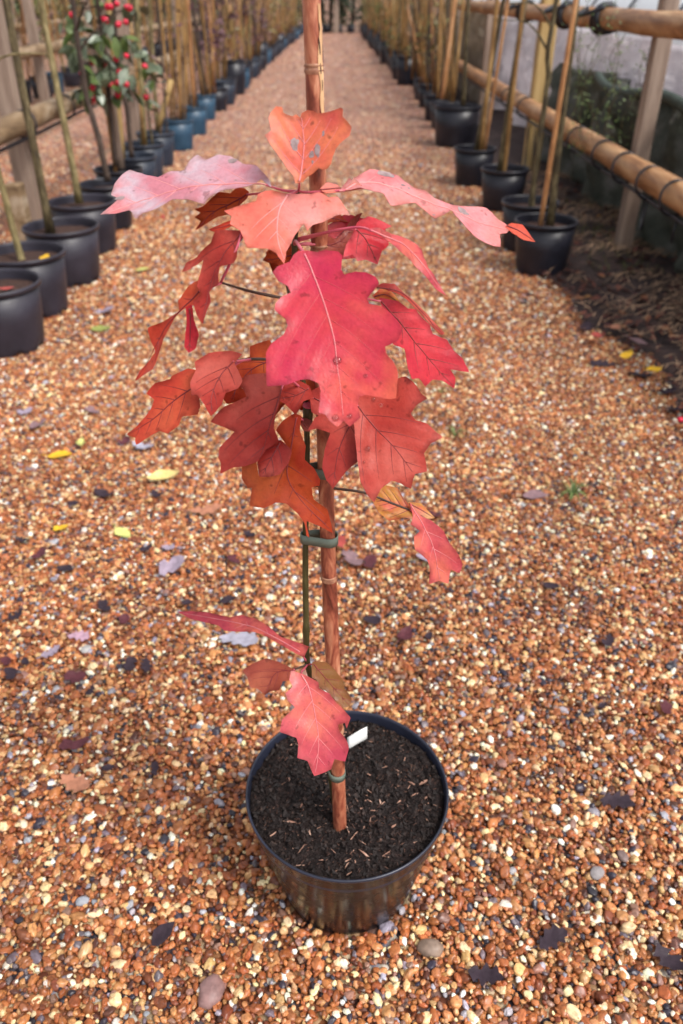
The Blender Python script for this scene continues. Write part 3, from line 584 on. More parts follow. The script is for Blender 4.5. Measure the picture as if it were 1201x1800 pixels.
# ================================================================== RAILS, POSTS, PIPES
def rail(X, z, y0, y1, r, mat, label, group=None, dx=0, dz=0):
    e = empty('timber_rail', (X, y0, z)); tag(e, label, 'rail', group)
    L = 3.4; y = y0
    while y < y1:
        y2 = min(y + L, y1); mb = MB(); n = 14
        P = [Vector((dx * (y + (y2 - y) * i / n - y0) + .006 * noise.noise((y + i * .4, X, 1)), y - y0 + (y2 - y) * i / n - (.0 if i else .0), dz * (y + (y2 - y) * i / n - y0) + .006 * noise.noise((y + i * .4, X, 7)))) for i in range(n + 1)]
        rr = [r * (1 + .05 * noise.noise((y * 2 + i * .8, X, 3))) * (1 if i < n else .94) for i in range(n + 1)]
        mb.tube(P, rr, 18); build(mb, 'pole', mat, e); y = y2 - .0
    return e
RX = 1.66
rail(RX, .575, 2.6, 22, .066, M['timber'], 'lower round timber rail beside the screen, with black pipe clipped under it')
rail(RX, 1.268, 2.6, 24, .060, M['timber'], 'upper round timber rail beside the screen at shoulder height')
rail(-2.06, .685, 3.0, 26, .068, M['timbergrey'], 'weathered round timber rail behind the row of pots opposite the screen', dz=.004)
rail(-4.35, .71, 7, 32, .075, M['timbergrey'], 'weathered timber rail of the second row back')
rail(-7.5, .75, 11, 36, .075, M['timbergrey'], 'weathered timber rail of the third row back')
def post(x, y, h, hw, mat, label, group=None, lean=0, cat='post'):
    mb = MB(); n = 6; vs = []
    for i in range(n + 1):
        z = h * i / n; k = hw * (1 + .02 * noise.noise((x * 5, y, i * .7))); ox = lean * z
        for a, b in ((-1, -1), (1, -1), (1, 1), (-1, 1)): vs.append((ox + a * k, b * k, z))
    mb.add(vs, [(i * 4 + k, i * 4 + (k + 1) % 4, (i + 1) * 4 + (k + 1) % 4, (i + 1) * 4 + k) for i in range(n) for k in range(4)] + [(3, 2, 1, 0), (n * 4, n * 4 + 1, n * 4 + 2, n * 4 + 3)])
    o = build(mb, 'timber_post', mat, None, False, (x, y, -.01)); md = o.modifiers.new('bevel', 'BEVEL'); md.width = .008; md.segments = 2
    return tag(o, label, cat, group)
post(1.835, 5.2, 1.75, .047, M['post'], 'grey weathered post standing in the dark earth behind both rails')
post(1.80, 7.95, 1.9, .07, M['postnew'], 'pale new square post beside the white screen')
for y in (11.0, 14.2, 17.4, 20.6): post(1.82, y, 1.8, .06, M['post'], 'weathered post far along the screen', 'posts along the screen')
post(-2.20, 5.95, 1.9, .062, M['post'], 'tall square post behind the weathered rail, mossy trunk before it')
for y in (9.4, 12.8, 16.2, 19.6, 23): post(-2.19, y, 1.9, .06, M['post'], 'weathered post far along the rail opposite the screen', 'posts along the rail')
post(-2.02, 5.25, .42, .05, M['timbergrey'], 'short cut stump of a post between two worn pots')
for y in (10.4, 13.6, 16.8, 20): post(-4.48, y, 1.9, .065, M['post'], 'post of the second rail back', 'posts of the second rail')
for y in (14, 18, 22): post(-7.64, y, 1.9, .065, M['post'], 'post of the third rail back', 'posts of the third rail')

def pipe(X, z, y0, y1, label, railr, railz, tiesY, dz=0, loops=()):
    e = empty('irrigation_pipe', (X, y0, z)); tag(e, label, 'pipe', None)
    mb = MB(); n = 40; mb.tube([(.004 * math.sin(i * 1.7), (y1 - y0) * i / n, dz * (y1 - y0) * i / n - .006 * abs(math.sin(i * .9))) for i in range(n + 1)], .0115, 8); build(mb, 'tube', M['black'], e)
    for ty in tiesY:
        cz = railz - z + dz * (ty - y0); mb = MB(); q = []
        for k in range(25):
            a = 2 * math.pi * k / 24; q.append((math.cos(a) * (railr + .006), ty - y0 + .012 * math.sin(a), cz - .010 + math.sin(a) * (railr + .012)))
        mb.tube(q, .0072, 6, False); build(mb, 'tie', M['black'], e)
    for ly, R_, dx in loops:
        mb = MB(); q = [(dx * k / 24 + .03 * math.sin(2 * math.pi * k / 24), ly - y0 + R_ * math.sin(2 * math.pi * k / 24), -R_ + R_ * math.cos(2 * math.pi * k / 24)) for k in range(25)]
        mb.tube(q, .005, 6); build(mb, 'drip_tube', M['black'], e)
pipe(RX - .02, .490, 2.7, 21, 'thin black irrigation pipe clipped under the lower rail by black ties', .067, .575, [4.05, 4.42, 4.85, 5.28, 5.9, 7.7, 8.5], 0, [(4.45, .085, .02), (4.0, .06, .02), (7.1, .16, -.04), (7.35, .20, -.05)])
pipe(-2.04, .598, 3.1, 25, 'thin black irrigation pipe under the weathered rail opposite the screen', .069, .685, [4.6, 5.7, 6.6, 8.0, 9.6], .004)
def binding(y, label, w_=.09):
    e = empty('rail_binding', (RX, y, 1.268)); tag(e, label, 'binding', None)
    for k in range(4):
        mb = MB(); q = [(math.cos(a) * (.070 + .004 * k), (k - 1.5) * w_ / 3 + .03 * math.sin(a * 1 + k), math.sin(a) * (.070 + .004 * k)) for a in [2 * math.pi * i / 20 for i in range(21)]]
        mb.tube(q, .012, 6, False); build(mb, 'strap', M['black'], e)
    mb = MB(); mb.tube(smoothpath([(-.05, -.1, .06), (-.13, -.05, .03), (-.17, .02, .02), (-.1, .08, .055)], 5), .013, 6); build(mb, 'loop', M['black'], e)
binding(5.75, 'black rubber straps wound round the upper rail above an orange cane')
binding(6.7, 'black rubber straps round the upper rail above the pale new post')
binding(8.2, 'black rubber straps round the upper rail beyond the pale new post')

# ================================================================== SCREENS
def sheet(name, X, y0, y1, zb, zt, amp, mat, label, seed, ny=90, nz=22, sag=.11, lean=0.0):
    mb = MB(); vs = []
    for j in range(ny + 1):
        y = y0 + (y1 - y0) * j / ny
        t_ = zt + sag * noise.noise((y * .9, seed, 0)) - sag * .6 * abs(math.sin(y * .98))
        for i in range(nz + 1):
            f = i / nz; z = zb + (t_ - zb) * f
            fold = amp * (noise.noise((y * 1.6 + f * .8, z * 1.1, seed)) + .8 * noise.noise((y * 3.4 - f * 3.2, z * 1.4 + y * .6, seed + 4)) + .42 * abs(noise.noise((y * 5 + z * 5, z * 2.2 - y, seed + 9))))
            vs.append((fold + lean * f, y - y0, z))
    mb.add(vs, [(j * (nz + 1) + i, j * (nz + 1) + i + 1, (j + 1) * (nz + 1) + i + 1, (j + 1) * (nz + 1) + i) for j in range(ny) for i in range(nz)])
    o = build(mb, name, mat, None, True, (X, y0, 0)); md = o.modifiers.new('thick', 'SOLIDIFY'); md.thickness = .003; md.offset = 0
    return tag(o, label, 'screen')
sheet('fabric_screen', 2.28, 3.6, 16.5, .0, 1.165, .20, M['sheet'], 'sagging white net windbreak screen behind the rails', 2, 150, 26)
sheet('fabric_screen', 2.05, 12.0, 34, .0, 1.32, .12, M['sheetbrown'], 'grimy brownish net screen far along the row of pots', 6, 120, 16)
sheet('green_netting', 2.02, 2.6, 8.6, .02, .88, .17, M['greennet'], 'dark green netting bunched along the foot of the white screen', 12, 110, 22, .05, .04)
mb = MB(); mb.tube(smoothpath([(2.0 + .03 * math.sin(i * 2), 2.8 + i * .42, .845 + .03 * math.sin(i * 1.3)) for i in range(11)], 4), .035, 10)
tag(build(mb, 'netting_roll', surf('green_net_roll', [(.3, (.018, .03, .024)), (.7, (.05, .07, .055))], .7, 20, bump=.3)), 'rolled dark green top edge of the netting', 'netting roll')
# sagging black sheet edge and weeds
def weed(px, py, Y, label, n, spread, h):
    e = empty('climbing_weed', aty(px, py, Y)); tag(e, label, 'weed', None); b = e.location
    mb = MB(); lf = MB()
    for k in range(n):
        p = Vector((rng.gauss(0, .03), rng.gauss(0, .05), 0)); path = [p]
        for s in range(6): p = p + Vector((rng.gauss(0, spread * .25), rng.gauss(0, spread * .3), h / 6 * rng.uniform(.6, 1.3))); path.append(p)
        path = smoothpath(path, 3); mb.tube(path, .002, 5)
        for q in path:
            for _ in range(3):
                c = q + Vector((rng.gauss(0, .03), rng.gauss(0, .05), rng.gauss(0, .03))); u = Vector((rng.gauss(0, 1), rng.gauss(0, 1), rng.gauss(0, 1))).normalized(); v = u.orthogonal().normalized(); s = rng.uniform(.006, .013)
                lf.add([c, c + u * s + v * s * .6, c + u * s * 2, c + u * s - v * s * .6], [(0, 1, 2, 3)])
    build(mb, 'stem', M['barkolive'], e); build(lf, 'foliage', M['green'], e)
weed(1035, 262, 5.55, 'straggly small leaved weed climbing up the netting behind an orange cane', 7, .16, .85)
weed(1090, 245, 5.3, 'sparse small leaved weed hanging on the netting beside the grey post', 3, .1, .5)

# white film tunnel beyond the screen
e = empty('polytunnel', (8.5, 22, 0)); tag(e, 'white film covered growing tunnel beyond the screen', 'polytunnel')
mb = MB(); n = 24; ny = 14; L = 40
vs = [(-2.8 * math.cos(math.pi * i / n), -L / 2 + L * j / ny, 2.2 * math.sin(math.pi * i / n) ** .8) for j in range(ny + 1) for i in range(n + 1)]
mb.add(vs, [(j * (n + 1) + i, j * (n + 1) + i + 1, (j + 1) * (n + 1) + i + 1, (j + 1) * (n + 1) + i) for j in range(ny) for i in range(n)]); build(mb, 'cover', M['film'], e)
for j in range(0, ny + 1):
    mb = MB(); mb.tube([(-2.83 * math.cos(math.pi * i / n), -L / 2 + L * j / ny, 2.23 * math.sin(math.pi * i / n) ** .8) for i in range(n + 1)], .025, 6); build(mb, 'hoop', M['potgrey'], e)

# far end: cross row of evergreens, a post with a rail, low pots
def evergreen(x, y, h, r, label, group, mat):
    e = empty('evergreen_tree', (x, y, 0)); tag(e, label, 'tree', group)
    mb = MB(); mb.tube([(0, 0, 0), (.05, 0, h * .5), (0, 0, h * .95)], [.09, .06, .01], 8); build(mb, 'trunk', M['barkdark'], e)
    mb = MB()
    for _ in range(1500):
        t = rng.random() ** .8; a = rng.random() * 6.28; z = .15 + t * (h - .15); rr = r * (1 - t * .75) * (.35 + .75 * rng.random() ** .5) * (1 + .35 * noise.noise((a * 1.5, z * 1.6, x)))
        c = Vector((math.cos(a) * rr, math.sin(a) * rr, z)); u = Vector((math.cos(a) + rng.gauss(0, .5), math.sin(a) + rng.gauss(0, .5), rng.gauss(-.1, .5))).normalized(); v = u.orthogonal().normalized(); v = Matrix.Rotation(rng.random() * 6, 3, u) @ v; s = rng.uniform(.05, .13)
        mb.add([c, c + u * s + v * s * .5, c + u * s * 2.2, c + u * s - v * s * .5], [(0, 1, 2, 3)])
    build(mb, 'crown', mat, e)
for k in range(22):
    x = -19 + k * 1.1 + rng.uniform(-.2, .2)
    evergreen(x, 40.5 + rng.uniform(-.5, .5), rng.uniform(2.6, 3.6), rng.uniform(.75, 1.0), 'dark evergreen tree in the hedge across the end of the path', 'evergreens across the end of the path', M['conifer'] if k % 3 else M['darkgreen'])
for k in range(8):
    evergreen(-12.5 - rng.random() * 2, 16 + k * 3.2, rng.uniform(2.4, 3.4), 1.1, 'dark olive shrub tree beyond the third row of pots', 'shrub trees beyond the third row', M['olive'] if k % 2 else M['conifer'])
post(-.05, 38.3, 1.75, .1, M['post'], 'lone post standing at the far end of the gravel path')
mb = MB(); mb.tube([(-1.2 + .24 * i, 0, .01 * math.sin(i * 2)) for i in range(11)], .12, 12)
tag(build(mb, 'timber_rail', M['timber'], None, True, (0, 38.15, 1.42)), 'timber crossbar on the lone post at the end of the path', 'rail')
for k in range(14):
    kk = 'blue' if k in (4,) else 'std'
    make_pot(PM[kk], (-3.6 + k * .52, 39.0 + rng.uniform(-.15, .15), -.002), 0, 'blue pot in the cross row at the end of the path' if kk == 'blue' else 'black pot in the cross row at the end of the path', None if kk == 'blue' else 'pots across the end of the path')

# ================================================================== THE MAIN POT
PC = Vector((.0135, .887, 0)); PH = .245
def main_pot():
    e = empty('plant_pot', PC); tag(e, 'glossy round black pot filled with dark compost, holding the red leaved oak', 'plant pot')
    mb = MB(); mb.lathe([(.118, -.002), (.1245, .003), (.1265, .012), (.1325, .04), (.1514, .13), (.1640, .19), (.1725, .2305), (.1743, .2395)], 96); build(mb, 'wall', M['potshine'], e)
    mb = MB(); mb.lathe([(.1738, .2400), (.1754, .2412), (.1762, .2440), (.1755, .2465), (.1738, .2475), (.1722, .2465), (.1708, .240), (.168, .205)], 96); build(mb, 'rim', M['rimblue'], e)
    mb = MB(); nr, na = 60, 150; rs = .169; vs = [(0, 0, .228)]
    def sz(x, y):
        r = math.hypot(x, y)
        h = .227 + .008 * noise.noise((x * 20, y * 20, 1)) + .0065 * noise.noise((x * 62, y * 62, 2)) + .0040 * noise.noise((x * 150, y * 150, 4)) + .007 * (1 - (r / rs) ** 2)
        d = math.hypot(x + .0135, y + .061); h -= .010 * math.exp(-(d / .022) ** 2)
        return h
    for i in range(1, nr + 1):
        for k in range(na):
            a = 2 * math.pi * k / na; r = rs * i / nr; x, y = r * math.cos(a), r * math.sin(a); vs.append((x, y, sz(x, y)))
    mb.add(vs, [(0, 1 + k, 1 + (k + 1) % na) for k in range(na)] + [(1 + (i - 1) * na + k, 1 + i * na + k, 1 + i * na + (k + 1) % na, 1 + (i - 1) * na + (k + 1) % na) for i in range(1, nr) for k in range(na)])
    soil = build(mb, 'soil', M['soil'], e)
    mb = MB()
    base = [Vector(p) for p in ((1, 0, -.3), (-.5, .87, -.3), (-.5, -.87, -.3), (0, 0, 1))]
    for _ in range(7000):                                 # crumbs of compost
        r = rs * math.sqrt(rng.random()) * .985; a = rng.random() * 6.28; x, y = r * math.cos(a), r * math.sin(a)
        s = .0009 + .0060 * rng.random() ** 3.5; q = Matrix.Rotation(rng.random() * 6, 3, 'Z') @ Matrix.Rotation(rng.random() * 2, 3, 'X') @ Matrix.Diagonal((rng.uniform(.6, 1.8), 1, rng.uniform(.5, 1)))
        c = Vector((x, y, sz(x, y) + s * .3)); mb.add([c + q @ (b * s) for b in base], [(0, 1, 3), (1, 2, 3), (2, 0, 3), (0, 2, 1)])
    tag(build(mb, 'compost_crumb', M['crumb'], soil, False), kind='stuff')
    mb = MB()
    for _ in range(520):                                  # fibres
        r = rs * math.sqrt(rng.random()) * .97; a = rng.random() * 6.28; x, y = r * math.cos(a), r * math.sin(a)
        L = rng.uniform(.003, .009); t = rng.random() * 6.28; d = Vector((math.cos(t), math.sin(t), rng.gauss(0, .25))) * L; c = Vector((x, y, sz(x, y) + .0016))
        mb.tube([c - d * .5, c + Vector((0, 0, rng.uniform(0, .0015))), c + d * .5], rng.uniform(.0003, .0006), 4)
    tag(build(mb, 'bark_fibre', M['fibre'], soil), kind='stuff')
    protos = []
    for k in range(12):
        mb = MB(); L = rng.uniform(.004, .012); wd = rng.uniform(.0007, .0021); th = .0005
        P = [(-L, -wd * rng.uniform(.2, 1.2), 0), (-L * rng.uniform(-.1, .5), -wd * rng.uniform(.5, 1.2), .0006), (L * rng.uniform(.5, .95), -wd * rng.uniform(.2, 1), 0), (L, wd * rng.uniform(-.3, .9), 0), (L * rng.uniform(.1, .7), wd * rng.uniform(.4, 1.2), .0012), (-L * rng.uniform(.4, 1), wd * rng.uniform(.2, 1), .0004)]
        mb.add([(x, y, z + th) for x, y, z in P] + [(x, y, z - th) for x, y, z in P], [tuple(range(6)), tuple(range(11, 5, -1))] + [(i, i + 6, (i + 1) % 6 + 6, (i + 1) % 6) for i in range(6)])
        protos.append(mb.mesh('wood_chip', M['chip'], False))
    for k in range(95):
        r = rs * math.sqrt(rng.random()) * .95; a = rng.random() * 6.28
        if k < 30: a = rng.uniform(3.3, 6.5)
        x, y = r * math.cos(a), r * math.sin(a); o = link('wood_chip', rng.choice(protos), soil, (x, y, sz(x, y) + .0018))
        o.rotation_euler = (rng.gauss(0, .35), rng.gauss(0, .3), rng.random() * 6.28); s = rng.uniform(.35, 1.0) * (1.8 if k % 6 == 2 else 1); o.scale = (s, s, s)
main_pot()
pn = M['potshine'].node_tree; tcn = pn.nodes.new('ShaderNodeTexCoord'); tn_ = pn.nodes.new('ShaderNodeTexNoise'); tn_.inputs['Scale'].default_value = 38; tn_.inputs['Detail'].default_value = 9
pn.links.new(tcn.outputs['Object'], tn_.inputs['Vector']); rr_ = ramp(pn.nodes, [(.45, (.20, .20, .20)), (.68, (.46, .46, .46))]); pn.links.new(tn_.outputs['Fac'], rr_.inputs[0]); pn.links.new(rr_.outputs[0], pn.nodes['Principled BSDF'].inputs['Roughness'])
# bamboo stake
CA = Vector((0.0, .826, .19)); CB = aty(545, 0, .862); CT = CB + (CB - CA) * .22
def cane_axis(z): return CA + (CB - CA) * ((z - CA.z) / (CB.z - CA.z))
def main_cane():
    e = empty('bamboo_cane', CA); tag(e, 'thick reddish brown bamboo cane standing in the glossy black pot', 'cane')
    mb = MB(); n = 60; P = []; rr = []
    for i in range(n + 1):
        t = i / n; p = CA.lerp(CT, t); p = p + Vector((.0016 * math.sin(t * 9 + 1), 0, 0)); P.append(p - CA)
        r = .0116 - .0036 * t; rr.append(r * (1 + .03 * noise.noise((t * 16, 3, 1))))
    mb.tube(P, rr, 20); culm = build(mb, 'culm', M['cane'], e)
    for py in (118, 436, 660, 1018, 1285):
        y = .826 + (.862 - .826) * (1450 - py) / 1450; z = aty(560, py, y).z; c = cane_axis(z); t = (z - CA.z) / (CT.z - CA.z); r = .0116 - .0036 * t; d = (CT - CA).normalized(); q = c - CA + Vector((.0016 * math.sin(t * 9 + 1), 0, 0))
        mb = MB(); mb.tube([q - d * .006, q - d * .003, q - d * .0012, q, q + d * .0012, q + d * .003], [r * 1.0, r * 1.12, r * 1.06, r * 1.0, r * 1.15, r * 1.0], 20, False); build(mb, 'node', M['canenode'], e)
    # peeled strip with cracks near the top
    for (zs, w0, mt, nm, dr, off) in (((1.288, 1.392), .30, 'peel', 'peeled_strip', .0005, .72), ((1.352, 1.366), .07, 'crack', 'crack', .0009, .50), ((1.336, 1.345), .06, 'crack', 'crack', .0009, .62), ((1.345, 1.360), .05, 'crack', 'crack', .0009, .86), ((1.322, 1.331), .06, 'crack', 'crack', .0009, .70), ((1.371, 1.377), .05, 'crack', 'crack', .0009, .60)):
        mb = MB(); vs = []; m = 14
        for i in range(m + 1):
            z = zs[0] + (zs[1] - zs[0]) * i / m; c = cane_axis(z) - CA; t = (z - CA.z) / (CT.z - CA.z); r = (.0116 - .0036 * t) * 1.03 + dr
            c = c + Vector((.0016 * math.sin(t * 9 + 1), 0, 0)); ww = w0 * (.35 + .65 * math.sin(math.pi * min(max(i / m, .02), .98)) ** .5) * (1 + .5 * noise.noise((z * 120, off * 9, 2)))
            ctr = -math.pi / 2 + off * 1.25 + .25 * noise.noise((z * 40, off * 5, 7))
            for k in range(5): a = ctr + ww * (k - 2) / 2; vs.append(c + Vector((math.cos(a), math.sin(a), 0)) * r)
        mb.add(vs, [(i * 5 + k, i * 5 + k + 1, (i + 1) * 5 + k + 1, (i + 1) * 5 + k) for i in range(m) for k in range(4)]); build(mb, nm, M[mt], culm)
main_cane()
# label
q = atz(617, 1318, .228)
mb = MB(); vs = []; n = 8
for i in range(n + 1):
    t = i / n; x = -.006 + .034 * t; z = .012 + .010 * t + .006 * math.sin(t * 2.6); y = .012 * t * t
    vs += [(x, y - .002, z - .009), (x, y + .008, z + .009)]
mb.add(vs, [(i * 2, i * 2 + 2, i * 2 + 3, i * 2 + 1) for i in range(n)])
o = build(mb, 'plant_label', M['tag'], None, True, q); o.scale = (1.08, 1.1, 1.1); md = o.modifiers.new('t', 'SOLIDIFY'); md.thickness = .0006; tag(o, 'small blank white plastic label stuck in the compost behind the cane', 'label')

# ================================================================== THE OAK SAPLING
SP = [(590, 1385, .862), (572, 1300, .862), (550, 1200, .853), (540, 1160, .85), (538, 1080, .848), (537, 1000, .846), (538, 900, .845), (540, 800, .845), (538, 715, .845), (528, 640, .845), (518, 560, .843), (514, 500, .842), (518, 440, .842), (522, 380, .842), (524, 336, .842)]
SPW = [aty(x, y, Y) for x, y, Y in SP]; SPW[0].z = .215
OAK = empty('oak_sapling', SPW[0].copy()); OB = SPW[0].copy()
tag(OAK, 'young oak sapling with large lobed red and orange autumn leaves', 'tree')
path = smoothpath([p - OB for p in SPW], 6); n = len(path); mb = MB()
mb.tube(path, [.0050 - .0028 * (i / (n - 1)) + .0011 * max(0, noise.noise((i * .45, 2, 2))) + (.0012 if i % 17 == 5 else 0) for i in range(n)], 10); build(mb, 'stem', M['stem'], OAK)
STEM = [p + OB for p in path]
def stem_at(py):
    return min(STEM, key=lambda p: abs(proj_y(p) - py))
def proj_y(p):
    v = p - CAM; return CY - FPX * v.dot(up) / v.dot(fw)
# cut stub
a = aty(541, 745, .842); b_ = aty(542, 712, .838)
mb = MB(); mb.tube([a - OB, b_ - OB], [.0058, .0064], 12); build(mb, 'pruned_stub', M['stem'], OAK)
mb = MB(); d = (b_ - a).normalized(); mb.tube([b_ - OB - d * .0008, b_ - OB + d * .001], [.0068, .0060], 12); build(mb, 'cut_end', M['petiole'], OAK)
def twig(pts, r0=.0022, r1=.0012):
    P = smoothpath([aty(*p) - OB for p in pts], 5); n = len(P); mb = MB()
    mb.tube(P, [(r0 + (r1 - r0) * i / (n - 1)) * (1 + .25 * (noise.noise((i * .9, r0 * 900, 1)))) for i in range(n)], 7); build(mb, 'twig', M['twig'], OAK)
twig([(516, 528, .842), (497, 524, .835), (440, 512, .82), (390, 497, .80)])
twig([(510, 522, .842), (504, 500, .84), (492, 470, .838)], .0018, .001)
twig([(530, 640, .845), (475, 632, .83), (430, 632, .81), (407, 637, .80)])
twig([(541, 850, .846), (585, 858, .845), (640, 866, .84), (690, 885, .835), (722, 897, .83)], .0020, .0012)
twig([(541, 1165, .85), (535, 1170, .845), (518, 1176, .84)], .002, .0014)

def inside(p, poly):
    x, y = p; c = False; j = len(poly) - 1
    for i in range(len(poly)):
        xi, yi = poly[i]; xj, yj = poly[j]
        if (yi > y) != (yj > y) and x < (xj - xi) * (y - yi) / (yj - yi + 1e-12) + xi: c = not c
        j = i
    return c
def edge_dist(p, poly):
    P = np.array(poly); Q = np.roll(P, -1, 0); d = Q - P; t = np.clip(((p - P) * d).sum(1) / ((d * d).sum(1) + 1e-15), 0, 1)
    return np.sqrt(((P + d * t[:, None] - p) ** 2).sum(1)).min()
CR = {1: (170, 170, 3.0025), 2: (540, 180, 2.8595), 3: (440, 420, 3.0025), 4: (210, 560, 3.0025), 5: (500, 660, 3.532), 6: (310, 1020, 3.4314), 7: (470, 190, 6.665), 8: (0, 250, 3.4314), 0: (0, 0, 1)}
LEAFSEED = [0]
def leaf(crop, outline, mid, Y, n, mat, fold=.10, droop=0.0, wave=.004, pet=None, veinmat='veinfaint', nveins=5, drops=(), petr=.0012, label=None, midmat=None, blots=(), grow=1.045):
    """a leaf lying on its own tilted plane in the crown; returns the leaf object"""
    LEAFSEED[0] += 1; sd_ = LEAFSEED[0] * 3.7
    ox, oy, s = CR[crop]; px = lambda p: (ox + p[0] / s, oy + p[1] / s)
    O = [px(p) for p in outline]; gx, gy = sum(p[0] for p in O) / len(O), sum(p[1] for p in O) / len(O); O = [(gx + (a - gx) * grow, gy + (b - gy) * grow) for a, b in O]; Mi = [px(p) for p in mid]
    n = Vector(n).normalized(); base = aty(*Mi[0], Y)
    W = [onplane(*p, base, n) for p in O]; MW = [onplane(*p, base, n) for p in Mi]
    e1 = (MW[-1] - MW[0]); e1 = (e1 - n * e1.dot(n)).normalized(); e2 = n.cross(e1)
    uv = lambda p: ((p - base).dot(e1), (p - base).dot(e2))
    P2 = [uv(p) for p in W]; M2 = [uv(p) for p in MW]
    # soften the outline between its points, with a slight ragged edge
    poly = []
    m = len(P2)
    for i in range(m):
        p0, p1, p2, p3 = [Vector(P2[(i + k) % m]) for k in (-1, 0, 1, 2)]
        L = (p2 - p1).length; k = max(1, min(5, int(L / .004)))
        for j in range(k):
            t = j / k; tn = .2
            m1 = (p2 - p0) * .5 * tn; m2 = (p3 - p1) * .5 * tn
            q = (2 * t ** 3 - 3 * t * t + 1) * p1 + (t ** 3 - 2 * t * t + t) * m1 + (-2 * t ** 3 + 3 * t * t) * p2 + (t ** 3 - t * t) * m2
            if j: q += Vector((noise.noise((q.x * 300, q.y * 300, sd_)), noise.noise((q.x * 300, q.y * 300, sd_ + 9)))) * .0006
            poly.append((q.x, q.y))
    xs = [p[0] for p in poly]; ys = [p[1] for p in poly]; size = max(max(xs) - min(xs), max(ys) - min(ys)); g = size / 34
    pts = list(poly); x = min(xs); row = 0
    while x < max(xs):
        y = min(ys) + (g * .5 if row % 2 else 0)
        while y < max(ys):
            if inside((x, y), poly) and edge_dist(np.array((x, y)), poly) > g * .45: pts.append((x, y))
            y += g
        x += g * .87; row += 1
    Mu = smoothpath([Vector((a, b, 0)) for a, b in M2], 6)
    def midv(u):
        best = None
        for a, b in zip(Mu[:-1], Mu[1:]):
            if (a.x - u) * (b.x - u) <= 0 and abs(b.x - a.x) > 1e-9: return a.y + (b.y - a.y) * (u - a.x) / (b.x - a.x)
        return Mu[0].y if u < Mu[0].x else Mu[-1].y
    # side veins
    veins = []; tot = max(Mu[-1].x, 1e-3)
    for k in range(nveins):
        t = .10 + .72 * k / max(nveins - 1, 1)
        for sg in (-1, 1):
            u0 = tot * (t + (.03 if sg > 0 else 0)); p = Vector((u0, midv(u0))); a = math.radians(52 - 22 * t) * sg; d = Vector((math.cos(a), math.sin(a))); V = [p.copy()]
            for _ in range(60):
                q = V[-1] + d * size * .02; d.rotate(Matrix.Rotation(-.012 * sg, 2))
                if not inside(q, poly): break
                V.append(q)
            L = int(len(V) * .88)
            if L > 3: veins.append(V[:L])
    VP = np.array([(q.x, q.y) for V in veins for q in V]) if veins else np.zeros((1, 2)) + 9
    def H(u, v):
        w_ = v - midv(u); h = fold * (math.sqrt(w_ * w_ + .006 ** 2) - .006) - droop * max(u, 0) ** 2
        h += wave * (noise.noise((u * 15, v * 15, sd_)) * 1.35 + .4 * noise.noise((u * 34, v * 34, sd_ + 5)))
        d = math.sqrt(((VP - (u, v)) ** 2).sum(1).min()); h += .0011 * min(d / .010, 1)
        return h
    def W3(u, v, off=0.0): return base - OB + e1 * u + e2 * v + n * (H(u, v) + off)
    res = delaunay_2d_cdt([Vector(p) for p in pts], [], [list(range(len(poly)))], 1, 1e-7)
    vs = [W3(p.x, p.y) for p in res[0]]
    mb = MB(); mb.add(vs, [f for f in res[2]]); me = mb.mesh('leaf', LM[mat]); at_ = me.attributes.new('margin', 'FLOAT', 'POINT'); at_.data.foreach_set('value', [float(edge_dist(np.array((p.x, p.y)), poly)) for p in res[0]])
    o = link('leaf', me, OAK)
    md = o.modifiers.new('blade', 'SOLIDIFY'); md.thickness = .0003; md.offset = 0; es = o.modifiers.new('edge', 'EDGE_SPLIT'); es.split_angle = R(55)
    if label: o['label'] = label
    # ribs
    mb = MB(); q = [W3(p.x, p.y, .0003) for p in Mu]; k = len(q); mb.tube(q, [.0009 * (1 - .72 * i / (k - 1)) for i in range(k)], 6); build(mb, 'midrib', M[midmat or ('vein' if veinmat == 'veinfaint' else veinmat)], o)
    if veins:
        mb = MB()
        for V in veins:
            q = [W3(p.x, p.y, .0003) for p in V[::2]]; k = len(q)
            if k > 1: mb.tube(q, [(.00055 if veinmat == 'veindark' else .00042) * (1 - .7 * i / (k - 1)) for i in range(k)], 5)
        build(mb, 'side_veins', M[veinmat], o)
    if pet:
        P = [aty(*p) - OB if len(p) == 3 else p for p in pet] + [W3(Mu[0].x, Mu[0].y)]
        P = smoothpath(P, 5); k = len(P); mb = MB(); mb.tube(P, [petr * (1.25 - .3 * i / (k - 1)) for i in range(k)], 7); build(mb, 'petiole', M['petiole'], o)
    for (dx, dy, r) in blots:
        p = onplane(*px((dx, dy)), base, n); u0, v0 = uv(p); mb = MB(); vs = [W3(u0, v0, .0006)]; k = 18
        for i in range(k):
            a = 2 * math.pi * i / k; q = r * (1 + .5 * noise.noise((math.cos(a) * 1.6, math.sin(a) * 1.6, dx))); vs.append(W3(u0 + q * 1.3 * math.cos(a), v0 + q * .8 * math.sin(a), .0004))
        mb.add(vs, [(0, 1 + i, 1 + (i + 1) % k) for i in range(k)]); build(mb, 'blotch', M['blotch'], o)
    for (dx, dy, r) in drops:
        p = onplane(*px((dx, dy)), base, n); u, v = uv(p); c = W3(u, v, .0004); mb = MB()
        mb.lathe([(r, 0), (r * .95, r * .28), (r * .7, r * .5), (r * .3, r * .62), (.0001, r * .64)], 12); dm = build(mb, 'water_drop', M['water'], o, True, c); dm.rotation_euler = n.to_track_quat('Z', 'Y').to_euler()
    return o

APEX = (524, 336, .842)
